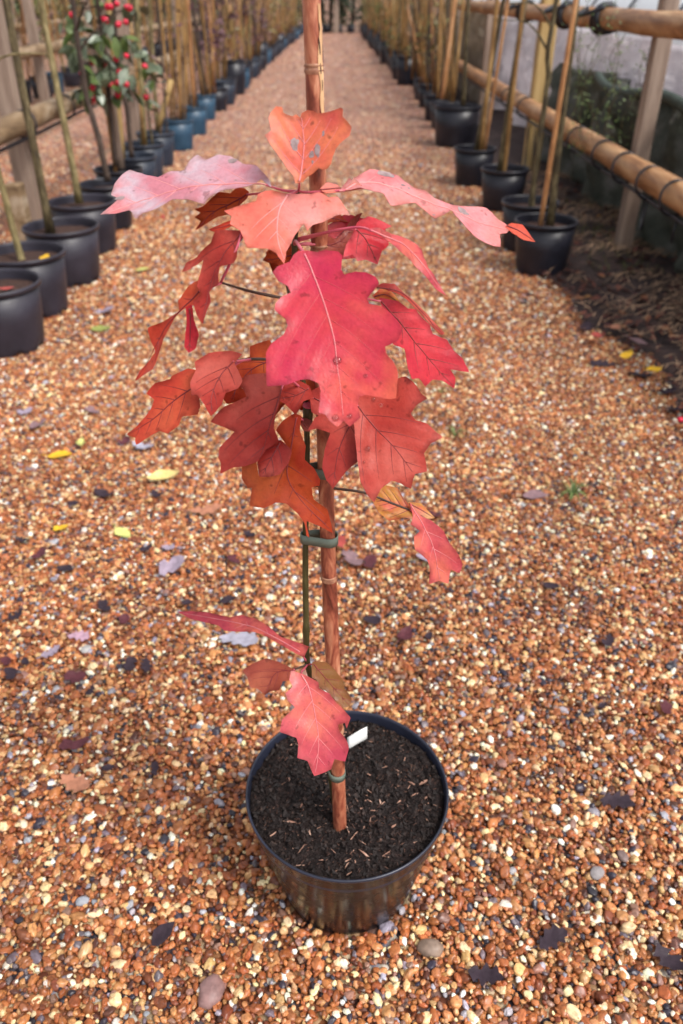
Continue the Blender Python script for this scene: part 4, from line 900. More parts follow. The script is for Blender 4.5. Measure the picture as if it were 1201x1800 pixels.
# crown top
leaf(7, [(375, 860), (340, 870), (310, 780), (255, 715), (205, 640), (130, 540), (60, 450), (10, 365), (75, 305), (45, 160), (65, 100), (125, 20), (195, 20), (205, 80), (300, 110), (345, 85), (390, 120), (405, 70), (470, 40), (540, 55), (590, 90), (700, 85), (850, 55), (875, 75), (870, 150), (910, 190), (970, 270), (945, 365), (840, 440), (790, 500), (755, 590), (740, 665), (690, 720), (640, 720), (600, 700), (530, 760), (470, 790), (420, 850)],
     [(375, 862), (395, 760), (412, 620), (430, 450), (422, 300), (400, 110)], .815, (-.06, -.86, .50), 'salmon', .22, .0, .004, [APEX, (526, 330, .83)], 'vein', 4, petr=.0011, blots=[(325, 425, .0048), (590, 500, .0042), (660, 310, .0018), (520, 545, .0030), (530, 632, .0012)], label='upright salmon pink leaf at the very top with grey blotches')
leaf(1, [(905, 485), (890, 440), (865, 410), (825, 370), (760, 365), (700, 335), (640, 330), (580, 350), (535, 335), (500, 360), (465, 405), (400, 410), (330, 430), (260, 415), (190, 400), (150, 420), (110, 460), (90, 510), (125, 520), (100, 545), (30, 600), (100, 590), (180, 575), (200, 610), (215, 635), (250, 595), (330, 570), (400, 535), (470, 545), (545, 570), (570, 575), (590, 540), (650, 500), (720, 490), (800, 465), (850, 440)],
     [(895, 470), (800, 455), (600, 470), (400, 490), (200, 535), (38, 598)], .835, (-.16, -.40, .90), 'skysheen', .10, .2, .003, [APEX, (500, 335, .84)], 'veinpale', 6, blots=[(720, 350, .004), (115, 522, .0035), (735, 440, .0012)], label='glossy pink leaf held out level to one side, grey sky sheen painted in')
leaf(1, [(775, 490), (740, 482), (700, 510), (640, 505), (600, 540), (560, 575), (520, 590), (548, 603), (520, 630), (550, 645), (525, 695), (590, 650), (640, 625), (700, 615), (730, 590), (790, 545), (800, 510)],
     [(795, 520), (700, 560), (600, 610), (527, 692)], .875, (-.2, -.6, .75), 'rust', .1, .3, .004, [(518, 345, .845), (470, 340, .86)], 'veindark', 4)
leaf(1, [(595, 700), (640, 715), (720, 680), (760, 655), (745, 640), (690, 660)], [(755, 648), (690, 680), (600, 702)], .845, (-.1, -.5, .85), 'redorange', .1, 0, .002, None, 'veindark', 0)
leaf(0, [(505, 340), (480, 331), (468, 330), (455, 335), (452, 347), (398, 362), (411, 372), (408, 386), (425, 396), (437, 425), (470, 428), (486, 436), (500, 453), (503, 435), (520, 405), (533, 388), (539, 399), (548, 388), (570, 380), (590, 371), (612, 370), (603, 358), (590, 342), (575, 344), (560, 335), (545, 339), (525, 340)],
     [(505, 341), (492, 362), (487, 395), (490, 425), (500, 450)], .822, (.05, -.62, .78), 'gloss', -.16, 1.5, .005, [APEX], 'veinpale', 4, label='wet salmon leaf drooping forward over the stem')
leaf(2, [(62, 443), (100, 407), (150, 418), (180, 448), (232, 382), (240, 393), (282, 438), (180, 452), (100, 460)], [(62, 444), (160, 435), (275, 432)], .833, (.25, -.75, .6), 'redorange', .1, 0, .002, None, 'veindark', 0)
leaf(2, [(995, 628), (1025, 610), (1080, 618), (1112, 658), (1142, 700), (1085, 692), (1030, 660)], [(1000, 622), (1060, 645), (1140, 698)], .812, (.3, -.8, .5), 'redorange', .15, 0, .002, None, 'veindark', 0)
leaf(2, [(180, 452), (232, 382), (240, 395), (330, 345), (380, 350), (470, 370), (500, 400), (540, 430), (600, 440), (640, 480), (730, 505), (870, 490), (910, 500), (960, 560), (1020, 610), (1000, 630), (970, 630), (975, 690), (900, 670), (850, 650), (790, 600), (740, 555), (725, 535), (690, 555), (645, 575), (600, 540), (545, 505), (430, 520), (390, 470), (330, 455), (280, 440)],
     [(190, 445), (270, 410), (420, 435), (640, 510), (850, 570), (1010, 618)], .835, (.30, -.46, .84), 'palepink', -.10, .2, .004, [APEX, (545, 338, .84)], 'veinpale', 6, blots=[(395, 362, .007), (480, 420, .0022), (510, 435, .0014), (790, 528, .006), (640, 560, .0012), (470, 440, .0010)], label='long pale pink leaf stretching out to one side, red tip')
# tucked leaves around the stem below the top
leaf(7, [(600, 1290), (700, 1255), (800, 1235), (870, 1275), (945, 1345), (860, 1330), (760, 1345), (620, 1390)], [(600, 1330), (760, 1300), (940, 1342)], .872, (.1, -.7, .7), 'rust', .1, 0, .003, [(524, 345, .846)], 'veindark', 3)
leaf(7, [(600, 1560), (690, 1500), (800, 1540), (860, 1500), (950, 1350), (1040, 1260), (1100, 1240), (1030, 1400), (1035, 1480), (960, 1560), (880, 1730), (700, 1705), (615, 1690)], [(610, 1600), (760, 1600), (900, 1520), (1090, 1250)], .85, (.25, -.8, .5), 'brown', .25, 0, .005, [(518, 430, .843)], 'veindark', 4)
leaf(1, [(880, 860), (920, 805), (1000, 815), (1050, 790), (1085, 800), (1060, 860), (990, 912), (950, 880), (905, 870)], [(1060, 830), (980, 850), (885, 862)], .85, (0, -.8, .6), 'rust', .1, 0, .004, [(518, 440, .843)], 'veindark', 3)
leaf(2, [(250, 610), (300, 582), (350, 600), (410, 632), (380, 645), (398, 720), (365, 750), (345, 812), (290, 790), (250, 797), (225, 765), (180, 778), (195, 720), (230, 660)], [(245, 640), (290, 690), (345, 808)], .83, (.3, -.85, .4), 'crimson', .12, 0, .004, [(519, 425, .843), (590, 405, .835)], 'veindark', 3)
leaf(2, [(315, 645), (370, 638), (430, 665), (500, 685), (560, 713), (582, 740), (588, 785), (600, 832), (630, 860), (660, 910), (697, 968), (640, 925), (600, 880), (560, 838), (520, 785), (470, 745), (420, 705), (370, 672)], [(320, 650), (430, 690), (520, 745), (600, 850), (695, 965)], .80, (.55, -.55, .62), 'rosy', -.25, 0, .003, [(520, 420, .843), (620, 400, .82)], 'veinfaint', 3)
# big leaf in the middle
leaf(3, [(310, 85), (360, 90), (400, 80), (465, 90), (485, 110), (480, 180), (495, 205), (550, 195), (600, 205), (650, 230), (670, 265), (640, 300), (610, 335), (620, 360), (680, 375), (730, 410), (765, 450), (785, 495), (765, 545), (730, 560), (700, 570), (705, 600), (740, 640), (765, 700), (755, 825), (700, 825), (660, 815), (600, 805), (570, 815), (560, 860), (575, 920), (540, 950), (520, 965), (490, 935), (460, 968), (420, 940), (400, 910), (365, 900), (370, 850), (375, 790), (365, 755), (320, 738), (270, 742), (200, 770), (110, 778), (105, 700), (105, 610), (130, 560), (190, 515), (210, 470), (200, 435), (145, 390), (150, 355), (180, 320), (225, 295), (210, 265), (165, 245), (135, 200), (160, 170), (220, 145), (240, 110), (265, 90)],
     [(290, 90), (320, 150), (370, 280), (415, 420), (445, 540), (455, 620), (462, 690), (475, 770), (490, 930)], .775, (-.05, -.74, .67), 'magenta', .13, .2, .0042, [(518, 430, .843), (520, 424, .82), (528, 436, .795)], 'veinfaint', 6, drops=[(460, 640, .0042), (610, 720, .0022), (690, 872, .0018), (450, 942, .0034), (525, 930, .0026)], petr=.0016, label='large magenta red lobed leaf hanging in the middle of the sapling')
# right hanging leaves
leaf(3, [(650, 300), (690, 262), (740, 272), (775, 310), (800, 350), (760, 345), (700, 325), (660, 318)], [(655, 305), (720, 295), (795, 345)], .85, (.3, -.8, .5), 'yellow', .1, 0, .003, None, 'veindark', 0)
leaf(3, [(665, 258), (700, 240), (762, 244), (805, 290), (850, 328), (920, 388), (980, 448), (1018, 492), (1003, 502), (940, 442), (880, 385), (820, 325), (770, 292), (720, 270)], [(670, 258), (780, 280), (900, 385), (1012, 495)], .84, (.5, -.6, .6), 'brick', .15, 0, .002, None, 'veindark', 2)
leaf(3, [(690, 320), (735, 330), (780, 340), (830, 375), (870, 380), (900, 420), (945, 460), (960, 505), (1030, 535), (1060, 590), (1100, 630), (1135, 700), (1045, 685), (1070, 725), (1067, 778), (1010, 740), (960, 735), (915, 770), (880, 730), (840, 735), (820, 680), (810, 580), (745, 560), (785, 495), (740, 430), (705, 375)],
     [(690, 330), (790, 440), (850, 520), (950, 640), (1064, 772)], .835, (.35, -.82, .45), 'crimson', .16, 0, .005, [(516, 530, .843), (600, 520, .845)], 'veindark', 5, label='crimson leaf hanging to one side behind the large magenta leaf')
# lower right dark red pair
leaf(5, [(455, 110), (520, 95), (600, 110), (675, 130), (690, 40), (740, 28), (800, 80), (830, 130), (864, 158), (800, 200), (770, 245), (800, 285), (870, 305), (957, 385), (890, 420), (850, 480), (872, 585), (800, 600), (780, 690), (720, 660), (660, 640), (600, 690), (560, 767), (520, 730), (475, 645), (462, 530), (450, 400), (440, 250)],
     [(460, 190), (560, 320), (680, 450), (790, 600)], .795, (.12, -.86, .5), 'brick', .12, 0, .006, [(538, 700, .845), (590, 690, .82)], 'veindark', 4, drops=[(515, 455, .0032), (555, 148, .0022), (490, 540, .0016)], label='broad brick red leaf with pointed lobes below the magenta one')
leaf(5, [(440, 235), (462, 300), (458, 470), (462, 525), (440, 540), (380, 590), (335, 650), (305, 692), (265, 640), (240, 560), (258, 450), (287, 360), (210, 335), (158, 346), (195, 272), (250, 240), (300, 285), (380, 275)], [(440, 260), (380, 360), (330, 500), (306, 680)], .80, (-.1, -.88, .46), 'brick', .1, 0, .005, [(538, 710, .845), (585, 700, .83)], 'veindark', 3)
# left group
leaf(4, [(690, 170), (780, 138), (810, 200), (805, 300), (700, 315), (640, 345), (682, 395), (640, 420), (580, 432), (560, 395), (620, 340), (600, 250), (690, 215)], [(800, 220), (700, 270), (640, 340), (590, 425)], .858, (-.1, -.8, .6), 'rust', .12, 0, .004, [(528, 640, .845)], 'veindark', 4, grow=1.14)
leaf(4, [(290, 315), (360, 275), (410, 280), (395, 340), (420, 400), (430, 470), (420, 510), (340, 520), (325, 560), (270, 605), (220, 590), (95, 657), (85, 620), (43, 605), (100, 560), (170, 480), (190, 430), (153, 400), (200, 350), (280, 330)], [(400, 360), (290, 440), (180, 530), (50, 605)], .79, (-.3, -.78, .55), 'redorange', .1, .3, .005, [(430, 632, .81)], 'veindark', 5, label='red orange leaf hanging lowest in the side cluster')
leaf(4, [(410, 240), (480, 195), (585, 183), (640, 200), (600, 240), (625, 290), (642, 330), (620, 372), (560, 392), (540, 450), (487, 502), (450, 440), (420, 400), (393, 402), (388, 340), (415, 280)], [(600, 225), (540, 290), (490, 400), (487, 495)], .785, (-.1, -.7, .7), 'brick', .14, .4, .006, [(440, 632, .81)], 'veindark', 4, grow=1.08)
leaf(4, [(845, 430), (858, 350), (950, 333), (1000, 358), (1022, 420), (972, 440), (937, 508), (880, 452)], [(1000, 370), (930, 410), (850, 425)], .83, (-.1, -.8, .55), 'brick', .15, 0, .004, [(538, 690, .845)], 'veindark', 3)
leaf(4, [(630, 345), (690, 300), (795, 288), (805, 352), (857, 358), (852, 420), (827, 520), (820, 580), (840, 650), (770, 690), (735, 752), (680, 775), (660, 780), (600, 790), (543, 818), (548, 760), (538, 735), (545, 680), (622, 600), (580, 580), (498, 547), (540, 500), (570, 470), (682, 415), (660, 370)],
     [(855, 372), (825, 480), (790, 590), (740, 742)], .79, (-.2, -.84, .48), 'brick', .12, 0, .007, [(538, 690, .845), (505, 665, .81)], 'veindark', 4, drops=[(600, 600, .0016)], grow=1.0, label='large brick red leaf with two lobes left of the cut stub')
leaf(4, [(733, 757), (770, 688), (850, 648), (907, 700), (892, 760), (850, 817), (800, 832), (745, 832)], [(850, 660), (810, 730), (760, 820)], .775, (-.1, -.75, .66), 'brick', -.2, 0, .004, None, 'veindark', 3)
leaf(4, [(925, 515), (960, 530), (950, 600), (980, 680), (975, 750), (1020, 790), (1055, 850), (1050, 880), (1010, 890), (1020, 950), (1090, 1000), (1117, 1117), (1040, 1080), (985, 1060), (1000, 1142), (985, 1130), (975, 1070), (940, 1020), (880, 970), (830, 965), (780, 990), (705, 980), (710, 890), (690, 890), (660, 840), (665, 770), (730, 755), (745, 830), (800, 835), (860, 810), (905, 710), (832, 600), (870, 550)],
     [(935, 525), (905, 690), (885, 830), (960, 960), (1110, 1108)], .812, (-.05, -.88, .45), 'rust', .1, 0, .006, [(539, 740, .845)], 'veindark', 4, label='long rust orange leaf hanging against the cane')
leaf(4, [(930, 512), (1015, 538), (1004, 595), (975, 592), (945, 540)], [(940, 520), (1000, 585)], .835, (0, -.9, .4), 'brown', .1, 0, .002, None, 'veindark', 0)
leaf(0, [(455, 650), (480, 610), (520, 600), (548, 640), (556, 690), (530, 720), (505, 705), (480, 735), (470, 695), (440, 690)], [(530, 640), (500, 670), (476, 728)], .868, (-.1, -.85, .5), 'rust', .12, 0, .005, [(528, 640, .845)], 'veindark', 4)
leaf(0, [(548, 690), (600, 665), (640, 680), (662, 715), (640, 760), (610, 740), (590, 770), (572, 735), (550, 725)], [(552, 700), (600, 720), (655, 735)], .83, (.1, -.85, .5), 'brick', .12, 0, .005, [(538, 700, .845)], 'veindark', 3)
leaf(0, [(575, 400), (610, 378), (650, 392), (668, 430), (640, 452), (600, 455), (580, 440)], [(578, 425), (620, 415), (662, 432)], .862, (.2, -.8, .5), 'crimson', .12, 0, .004, [(519, 430, .843)], 'veindark', 3)
leaf(0, [(470, 445), (500, 420), (522, 440), (516, 480), (494, 470), (482, 480)], [(518, 440), (495, 450), (474, 446)], .862, (-.2, -.8, .5), 'rust', .12, 0, .004, [(517, 450, .843)], 'veindark', 2)
# narrow curled leaf drooping at the side
leaf(1, [(660, 730), (775, 718), (770, 760), (742, 800), (752, 860), (740, 892), (660, 905), (655, 950), (662, 990), (620, 1010), (600, 1030), (612, 1080), (590, 1130), (570, 1192), (545, 1150), (528, 1080), (560, 1040), (540, 1000), (560, 920), (580, 870), (510, 920), (478, 937), (500, 890), (550, 860), (580, 830), (630, 790)], [(772, 722), (690, 830), (610, 980), (572, 1185)], .80, (-.45, -.75, .5), 'brick', .3, 0, .006, [(388, 497, .80), (415, 440, .79)], 'veindark', 4)
leaf(8, [(1215, 845), (1150, 890), (1090, 970), (1090, 1030), (1000, 1090), (920, 1128), (920, 1200), (937, 1260), (880, 1330), (850, 1370), (828, 1428), (880, 1390), (932, 1360), (985, 1220), (990, 1190), (1070, 1060), (1130, 1000), (1215, 985)], [(1210, 900), (1100, 1020), (980, 1160), (832, 1420)], .80, (-.55, -.7, .45), 'redorange', .35, 0, .005, [(390, 497, .80)], 'veindark', 4)
leaf(8, [(1125, 1000), (1160, 985), (1170, 1075), (1202, 1160), (1182, 1240), (1143, 1264), (1118, 1230), (1122, 1160), (1130, 1085)], [(1145, 1000), (1150, 1100), (1145, 1258)], .79, (-.3, -.9, .2), 'crimson', .35, 0, .003, None, 'veindark', 2)
# right low twig
leaf(5, [(605, 690), (700, 703), (740, 770), (770, 800), (800, 840), (800, 890), (740, 880), (650, 902), (590, 850), (548, 770)], [(795, 850), (700, 800), (570, 770)], .845, (.1, -.7, .7), 'yellow', .1, 0, .005, None, 'veindark', 4)
leaf(5, [(770, 788), (850, 798), (932, 882), (890, 887), (820, 852)], [(775, 795), (850, 835), (928, 882)], .845, (.2, -.7, .7), 'yellow', .1, 0, .003, None, 'veindark', 0)
leaf(5, [(780, 800), (820, 850), (850, 880), (910, 910), (970, 970), (1012, 1050), (1060, 1110), (1092, 1170), (1080, 1222), (1030, 1200), (1020, 1285), (970, 1268), (908, 1287), (910, 1200), (890, 1140), (812, 1080), (803, 1000), (842, 970), (783, 930), (800, 880)], [(785, 810), (860, 930), (930, 1080), (975, 1270)], .828, (.35, -.78, .5), 'rosy', .22, .3, .005, [(722, 897, .83)], 'vein', 4, label='rosy pink leaf hanging alone from the long side twig')
# low leaves
leaf(6, [(33, 195), (110, 192), (200, 198), (330, 228), (400, 213), (480, 238), (560, 288), (620, 338), (700, 363), (778, 390), (752, 452), (720, 440), (650, 402), (560, 352), (520, 332), (460, 312), (300, 302), (260, 272), (110, 237)], [(745, 430), (620, 360), (440, 275), (250, 235), (36, 196)], .835, (-.25, -.28, .92), 'rosy', -.05, .0, .003, [(541, 1165, .85)], 'vein', 5, grow=1.06, label='long crimson leaf held out sideways low on the stem')
leaf(6, [(413, 545), (470, 508), (545, 478), (620, 498), (712, 545), (700, 600), (640, 610), (620, 662), (570, 665), (535, 687), (490, 650), (450, 642), (438, 590)], [(710, 546), (600, 560), (537, 680)], .84, (-.1, -.6, .78), 'brown', .1, .2, .004, [(518, 1176, .84)], 'veindark', 4)
leaf(6, [(825, 500), (900, 498), (950, 538), (1000, 600), (1012, 650), (1053, 710), (1042, 752), (1010, 762), (960, 720), (910, 672), (860, 640), (850, 600), (822, 590)], [(828, 505), (900, 590), (1040, 750)], .825, (.2, -.75, .6), 'olivebrown', .12, .2, .004, [(542, 1168, .85)], 'veindark', 4)
leaf(6, [(760, 575), (700, 558), (690, 610), (710, 650), (668, 690), (680, 730), (722, 770), (700, 790), (650, 840), (638, 912), (730, 945), (742, 990), (735, 1062), (792, 1080), (832, 1168), (930, 1130), (950, 1070), (1012, 1082), (1032, 1000), (1020, 960), (975, 900), (970, 870), (1010, 860), (1020, 892), (1042, 830), (1000, 780), (960, 745), (920, 690), (860, 660), (857, 625), (790, 588)],
     [(757, 572), (800, 650), (835, 800), (858, 950), (852, 1080), (838, 1160)], .79, (.0, -.68, .73), 'rosy', .12, .5, .005, [(542, 1168, .85), (531, 1180, .815)], 'vein', 5, label='rosy pink lobed leaf hanging low over the pot')

# ties round stem and cane
def tie(py, label, band=.0135):
    yv = .835; z = aty(560, py, yv).z; c = cane_axis(z); s = min(STEM, key=lambda p: abs(p.z - z)); t = (z - CA.z) / (CT.z - CA.z); rc = .0116 - .0036 * t + .0012; rs = .0058
    pts = []
    for (cc, r) in ((c, rc), (s, rs)):
        for k in range(24): a = 2 * math.pi * k / 24; pts.append((cc.x + r * math.cos(a), cc.y + r * math.sin(a)))
    pts = sorted(set(pts)); lo = []; hi = []
    cr = lambda o, a, b: (a[0] - o[0]) * (b[1] - o[1]) - (a[1] - o[1]) * (b[0] - o[0])
    for p in pts:
        while len(lo) > 1 and cr(lo[-2], lo[-1], p) <= 0: lo.pop()
        lo.append(p)
    for p in reversed(pts):
        while len(hi) > 1 and cr(hi[-2], hi[-1], p) <= 0: hi.pop()
        hi.append(p)
    h = lo[:-1] + hi[:-1]; m = len(h); mb = MB(); vs = []
    for k, p in enumerate(h):
        sl = (p[0] - c.x) * -.25
        vs += [(p[0] - c.x, p[1] - c.y, -band / 2 + sl * .15), (p[0] - c.x, p[1] - c.y, band / 2 + sl * .15)]
    mb.add(vs, [(2 * k, 2 * ((k + 1) % m), 2 * ((k + 1) % m) + 1, 2 * k + 1) for k in range(m)])
    o = build(mb, 'tree_tie', M['tie'], None, True, (c.x, c.y, z)); md = o.modifiers.new('t', 'SOLIDIFY'); md.thickness = .001; md.offset = 1
    return tag(o, label, 'tie', 'ties on the cane')
tie(836, 'green tie tape round cane and stem, half hidden behind hanging leaves')
tie(954, 'green tie tape round cane and stem on their bare stretch')
tie(1356, 'green tie tape round the cane just above the compost')

# ================================================================== FALLEN LEAVES AND ODD THINGS ON THE GRAVEL
def flat(c, rough=.6, nm='fallen'): 
    c2 = tuple(min(1, v * 1.35) for v in c); c1 = tuple(v * .7 for v in c); return surf(nm, [(.3, c1), (.5, c), (.75, c2)], rough, 60, bump=.3, bscale=120, bdist=.003, spec=.12 if max(c) < .12 else .3)
FM = {k: flat(c, .5, k + '_fallen_leaf') for k, c in dict(yellow=(.62, .36, .02), cream=(.68, .52, .2), lime=(.5, .5, .16), pinkbrown=(.40, .17, .10), lilac=(.29, .23, .29), pinklilac=(.44, .27, .34), grey=(.32, .30, .36), mauve=(.20, .12, .13), dark=(.036, .024, .032), plum=(.09, .028, .035), red=(.34, .06, .05), green=(.24, .26, .07)).items()}
def fallen(px, py, wpx, kind, shape, label, group=None, rz=None, zoff=.012, curl=.25, base=None):
    p = atz(px, py, zoff) if base is None else base; d = (p - CAM).dot(fw); L = wpx / FPX * d
    r2 = random.Random(int(px * 7 + py * 13)); out = []
    if shape == 'oval': prof = [(0, .02), (.15, .2), (.4, .3), (.65, .26), (.88, .12), (1, .01)]
    elif shape == 'oak': prof = [(0, .03), (.10, .10), (.17, .20), (.24, .26), (.30, .15), (.38, .16), (.46, .30), (.53, .34), (.59, .20), (.66, .19), (.74, .28), (.80, .25), (.86, .14), (.93, .12), (1, .01)]
    else: prof = [(0, .2), (.25, .33), (.4, .2), (.6, .36), (.85, .28), (1, .1)]
    up_ = [(t, w_ * r2.uniform(.8, 1.2)) for t, w_ in prof]; lo_ = [(t, -w_ * r2.uniform(.8, 1.2)) for t, w_ in prof]
    mb = MB(); vs = []; c1, c2, tw = r2.uniform(.4, 1) * curl, r2.uniform(.3, 1) * curl, r2.gauss(0, .3) * curl
    m = len(prof); r2seed = r2.random(); bow = r2.uniform(-.5, .5)
    for i in range(m):
        for j in range(5):
            f = j / 4; t = up_[i][0]; v = lo_[i][1] * (1 - f) + up_[i][1] * f
            sh = v * (.25 + .5 * (r2seed - .5)) + .10 * (t - .5) ** 2; vs.append(((t - .5 + sh) * L, (v + bow * (t - .5) ** 2) * L, (c1 * (t - .5) ** 2 * 1.6 + c2 * v * v * 2.2 + tw * (t - .5) * v * 2 + .03 * noise.noise((t * 5, v * 6, px)) * (1 + curl)) * L))
    mb.add(vs, [(i * 5 + j, i * 5 + j + 1, (i + 1) * 5 + j + 1, (i + 1) * 5 + j) for i in range(m - 1) for j in range(4)])
    if shape != 'scrap': mb.tube([(-.5 * L, 0, c1 * .4 * L), (-.72 * L, .03 * L, .1 * L)], .0009 + L * .006, 5)
    o = build(mb, 'fallen_leaf' if shape != 'scrap' else 'leaf_scrap', FM[kind], None, True, p); o.rotation_euler = (r2.gauss(0, .10), r2.gauss(0, .10), r2.random() * 6.28 if rz is None else rz)
    md = o.modifiers.new('t', 'SOLIDIFY'); md.thickness = .0005; es = o.modifiers.new('edge', 'EDGE_SPLIT'); es.split_angle = R(55)
    return tag(o, label, 'leaf', group)
fallen(105, 800, 42, 'yellow', 'oval', 'bright yellow oval leaf lying on the gravel', rz=.2)
fallen(287, 840, 58, 'cream', 'oval', 'curled cream yellow leaf lying on the gravel', rz=.25, curl=.9)
fallen(107, 928, 26, 'yellow', 'scrap', 'small yellow leaf scrap on the gravel near a dark scrap', rz=.2)
fallen(217, 936, 36, 'lime', 'oval', 'narrow pale green leaf lying on the gravel', rz=-.6)
fallen(362, 897, 58, 'pinkbrown', 'oak', 'pinkish brown lobed leaf on the gravel below the hanging red cluster', rz=.1)
fallen(300, 997, 48, 'lilac', 'scrap', 'lilac grey cupped leaf piece on the gravel', rz=.6, curl=.7)
fallen(297, 963, 22, 'lilac', 'scrap', 'tiny lilac leaf piece above a cupped lilac one', curl=.4)
fallen(140, 1117, 42, 'pinklilac', 'oak', 'pink lilac star shaped leaf on the gravel', rz=-.2)
fallen(90, 1147, 36, 'lilac', 'oak', 'pale lilac leaf on the gravel next to the pink lilac star', rz=.7)
fallen(422, 1122, 74, 'grey', 'oak', 'silvery grey lobed leaf on the gravel under the long low crimson leaf', rz=-.3)
fallen(252, 786, 42, 'grey', 'oak', 'silvery leaf on the gravel beside a black scrap, under the red orange leaf', rz=-.5, curl=.6)
fallen(68, 748, 36, 'mauve', 'scrap', 'mauve leaf piece on the gravel up from the bright yellow leaf', curl=.6)
fallen(44, 724, 26, 'lilac', 'scrap', 'small faded lilac leaf piece near the mauve piece')
fallen(162, 722, 26, 'mauve', 'scrap', 'small mauve scrap near a lime leaf bit')
fallen(142, 778, 26, 'lime', 'oak', 'little lime green leaf bit beside the bright yellow leaf')
fallen(177, 578, 36, 'green', 'oval', 'olive green oval leaf on the gravel by the worn pots', rz=.1)
fallen(183, 547, 38, 'lilac', 'scrap', 'faded lilac leaf on the gravel by the worn pots', rz=.1)
fallen(250, 474, 26, 'lime', 'oval', 'pale lime leaf on the gravel by the worn pots', rz=.1)
fallen(132, 1378, 66, 'pinkbrown', 'oak', 'pinkish brown lobed leaf on the gravel far from the plants', rz=-.5, curl=.3)
fallen(130, 1310, 46, 'plum', 'scrap', 'dark plum leaf piece on the gravel near a pinkish brown leaf', rz=.2)
fallen(1082, 1408, 62, 'dark', 'oak', 'large blackish lobed leaf flat on the gravel', rz=-.1)
fallen(968, 1650, 62, 'dark', 'oak', 'blackish leaf on the gravel near a broad grey stone', rz=.5)
fallen(852, 1714, 62, 'dark', 'oak', 'blackish ragged leaf on the gravel in front of the glossy pot', rz=-.2)
fallen(1178, 1690, 62, 'dark', 'oak', 'blackish crumpled leaf on the gravel with a curled edge', rz=-.8, curl=.6)
fallen(712, 1118, 44, 'plum', 'oval', 'plum coloured leaf on the gravel beside the cane', rz=1.0, curl=.6)
fallen(598, 955, 32, 'red', 'scrap', 'dull red leaf piece on the gravel behind the cane', curl=.6)
fallen(752, 985, 40, 'lilac', 'scrap', 'lilac leaf piece behind the hanging rosy leaf', curl=.5)
fallen(620, 985, 44, 'mauve', 'scrap', 'mauve leaf piece on the gravel behind the green tie', curl=.5)
fallen(940, 870, 46, 'mauve', 'oval', 'thin mauve leaf lying near the grass tuft', rz=0)
fallen(762, 905, 34, 'plum', 'oval', 'plum leaf near the yellow leaf of the side twig', rz=-.6, curl=.5)
fallen(970, 1030, 30, 'dark', 'oval', 'black narrow leaf lying on open gravel', rz=-.6)
fallen(285, 1642, 52, 'dark', 'oval', 'black narrow leaf on the gravel in front of the pot', rz=.9)
fallen(30, 510, 26, 'red', 'oval', 'red leaf on the mulch of a worn pot', base=Vector((-1.52, 3.60, .268)))
fallen(20, 520, 26, 'yellow', 'oval', 'yellow leaf on the mulch of a worn pot, red leaf beside it', base=Vector((-1.56, 3.50, .268)))
fallen(52, 450, 26, 'yellow', 'oval', 'yellow leaf on the mulch at the foot of the thin tan sapling', base=Vector((-1.50, 4.10, .268)))
for k, (px, py) in enumerate([(1050, 590), (1085, 575), (1120, 600), (1100, 625), (1150, 650)]): fallen(px, py, 34, ['red', 'pinkbrown', 'mauve', 'yellow', 'yellow'][k], 'oval', ['dull red leaf', 'pinkish leaf', 'mauve leaf', 'small yellow leaf', 'mustard yellow leaf'][k] + ' on the edge of the dark earth bank', zoff=.05)
for k, (px, py) in enumerate([(1060, 640), (1125, 660), (1170, 690), (1030, 575), (1185, 720)]): fallen(px, py, 44, 'dark', 'oak', 'large blackish rotten leaf on the edge of the dark earth', 'rotten leaves on the earth edge', zoff=.012, curl=.4)
scr = [(218, 776), (130, 885), (183, 870), (40, 950), (70, 975), (118, 1000), (258, 965), (275, 870), (410, 985), (400, 1055), (183, 1068), (30, 1083), (218, 1092), (45, 1165), (228, 1168), (258, 1170), (132, 1190), (190, 1350), (272, 1352), (440, 940), (12, 1165), (330, 1060), (20, 1185), (160, 1215), (650, 990), (655, 1090), (1070, 1130), (1060, 1240), (1170, 1245), (755, 1120)]
for k, (px, py) in enumerate(scr): fallen(px, py, rng.uniform(20, 36), 'dark' if k % 4 else 'plum', ('scrap', 'oval', 'scrap', 'oak')[k % 4], ('blackish' if k % 4 else 'dark plum') + ' scrap of rotten leaf among the gravel stones', ('blackish' if k % 4 else 'plum') + ' scraps on the gravel', curl=.5)
def cobble(px, py, wpx, c, label):
    p = atz(px, py, .006); d = (p - CAM).dot(fw); r = wpx / FPX * d * .5
    bm_ = MB(); n1, n2 = 10, 16; vs = []
    for i in range(n1 + 1):
        for k in range(n2):
            th = math.pi * i / n1; ph = 2 * math.pi * k / n2; v = Vector((math.sin(th) * math.cos(ph), math.sin(th) * math.sin(ph), math.cos(th))); q = 1 + .22 * noise.noise(v * 1.6 + Vector((px, py, 0)))
            vs.append((v.x * r * q, v.y * r * .75 * q, v.z * r * .5 * q))
    bm_.add(vs, [(i * n2 + k, i * n2 + (k + 1) % n2, (i + 1) * n2 + (k + 1) % n2, (i + 1) * n2 + k) for i in range(n1) for k in range(n2)])
    o = build(bm_, 'pebble', flat(c, .45, 'pebble'), None, True, p); o.rotation_euler = (.1, .1, px); tag(o, label, 'pebble')
cobble(757, 1666, 46, (.24, .17, .13), 'big tan grey pebble on the gravel in front of the glossy pot')
cobble(372, 1742, 60, (.26, .15, .14), 'big mauve brown pebble, largest on the gravel')
cobble(152, 1141, 22, (.40, .38, .37), 'pale grey angular pebble beside the lilac leaves')
cobble(145, 1584, 24, (.30, .31, .35), 'bluish grey pebble on the gravel')
cobble(1050, 1535, 30, (.27, .24, .24), 'flat grey pebble near the blackish lobed leaf')
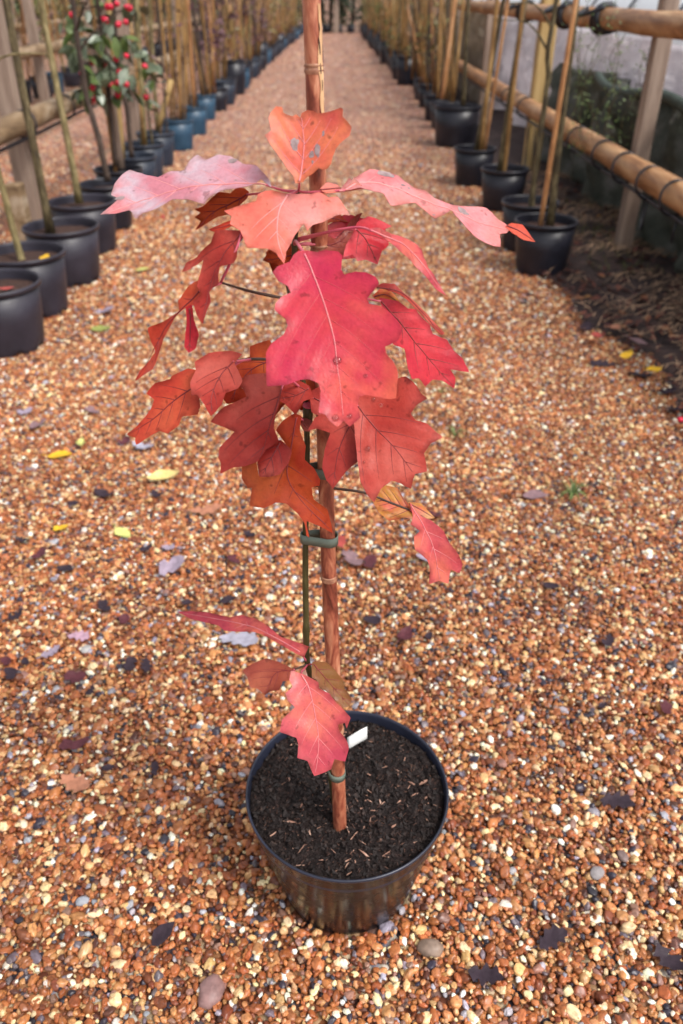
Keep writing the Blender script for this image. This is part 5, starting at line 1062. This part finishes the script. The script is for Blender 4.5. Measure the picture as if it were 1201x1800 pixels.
cobble(1095, 1505, 24, (.2, .14, .13), 'brown grey pebble above the flat grey pebble')
def single_berry(px, py, z, label):
    mb = MB(); mb.lathe([(.0005, -.012), (.008, -.009), (.0125, -.001), (.012, .005), (.008, .010), (.0005, .0115)], 12); o = build(mb, 'fallen_berry', M['berry'], None, True, atz(px, py, z)); tag(o, label, 'berry', None)
single_berry(286, 381, .014, 'red berry lying on the gravel beneath the glossy level leaf')
single_berry(1196, 738, .04, 'red berry on the edge of the dark earth')
def tuft(px, py, n, L, label):
    p = atz(px, py, .004); mb = MB()
    for k in range(n):
        a = rng.random() * 6.28; l_ = L * rng.uniform(.5, 1.1); o_ = Vector((math.cos(a), math.sin(a), 0)); s = o_ * rng.uniform(0, .008); wv = Vector((-o_.y, o_.x, 0)) * .0022
        q = [s, s + o_ * l_ * .35 + Vector((0, 0, l_ * .5)), s + o_ * l_ * .8 + Vector((0, 0, l_ * .45)), s + o_ * l_ * 1.05 + Vector((0, 0, l_ * .15))]
        mb.add([q[0] - wv, q[0] + wv, q[1] + wv, q[1] - wv, q[2] + wv * .7, q[2] - wv * .7, q[3]], [(0, 1, 2, 3), (3, 2, 4, 5), (5, 4, 6)])
    o = build(mb, 'grass_tuft', M['green'], None, False, p); tag(o, label, 'grass')
tuft(1005, 872, 26, .07, 'green grass tuft growing out of the gravel')
tuft(800, 765, 14, .05, 'tiny yellow green tuft in the gravel behind the broad brick red leaf')
tuft(775, 690, 8, .04, 'faint green seedling in the gravel behind the crimson leaf')
# sticks on the bank
for k, (a, b) in enumerate([((1040, 455), (1075, 478)), ((1060, 500), (1105, 470)), ((1120, 520), (1180, 498))]):
    A = atz(*a, .06); B = atz(*b, .06); mb = MB(); mb.tube(smoothpath([Vector((0, 0, 0)), (B - A) * .5 + Vector((0, 0, .015)), B - A], 4), [.008 - .0006 * i for i in range(9)], 6)
    tag(build(mb, 'dead_stick', M['barkdark'], None, True, A), ['short dark stick lying close to the green netting', 'dark stick lying across the dark earth', 'dark stick lying on the dead grass'][k], 'stick')
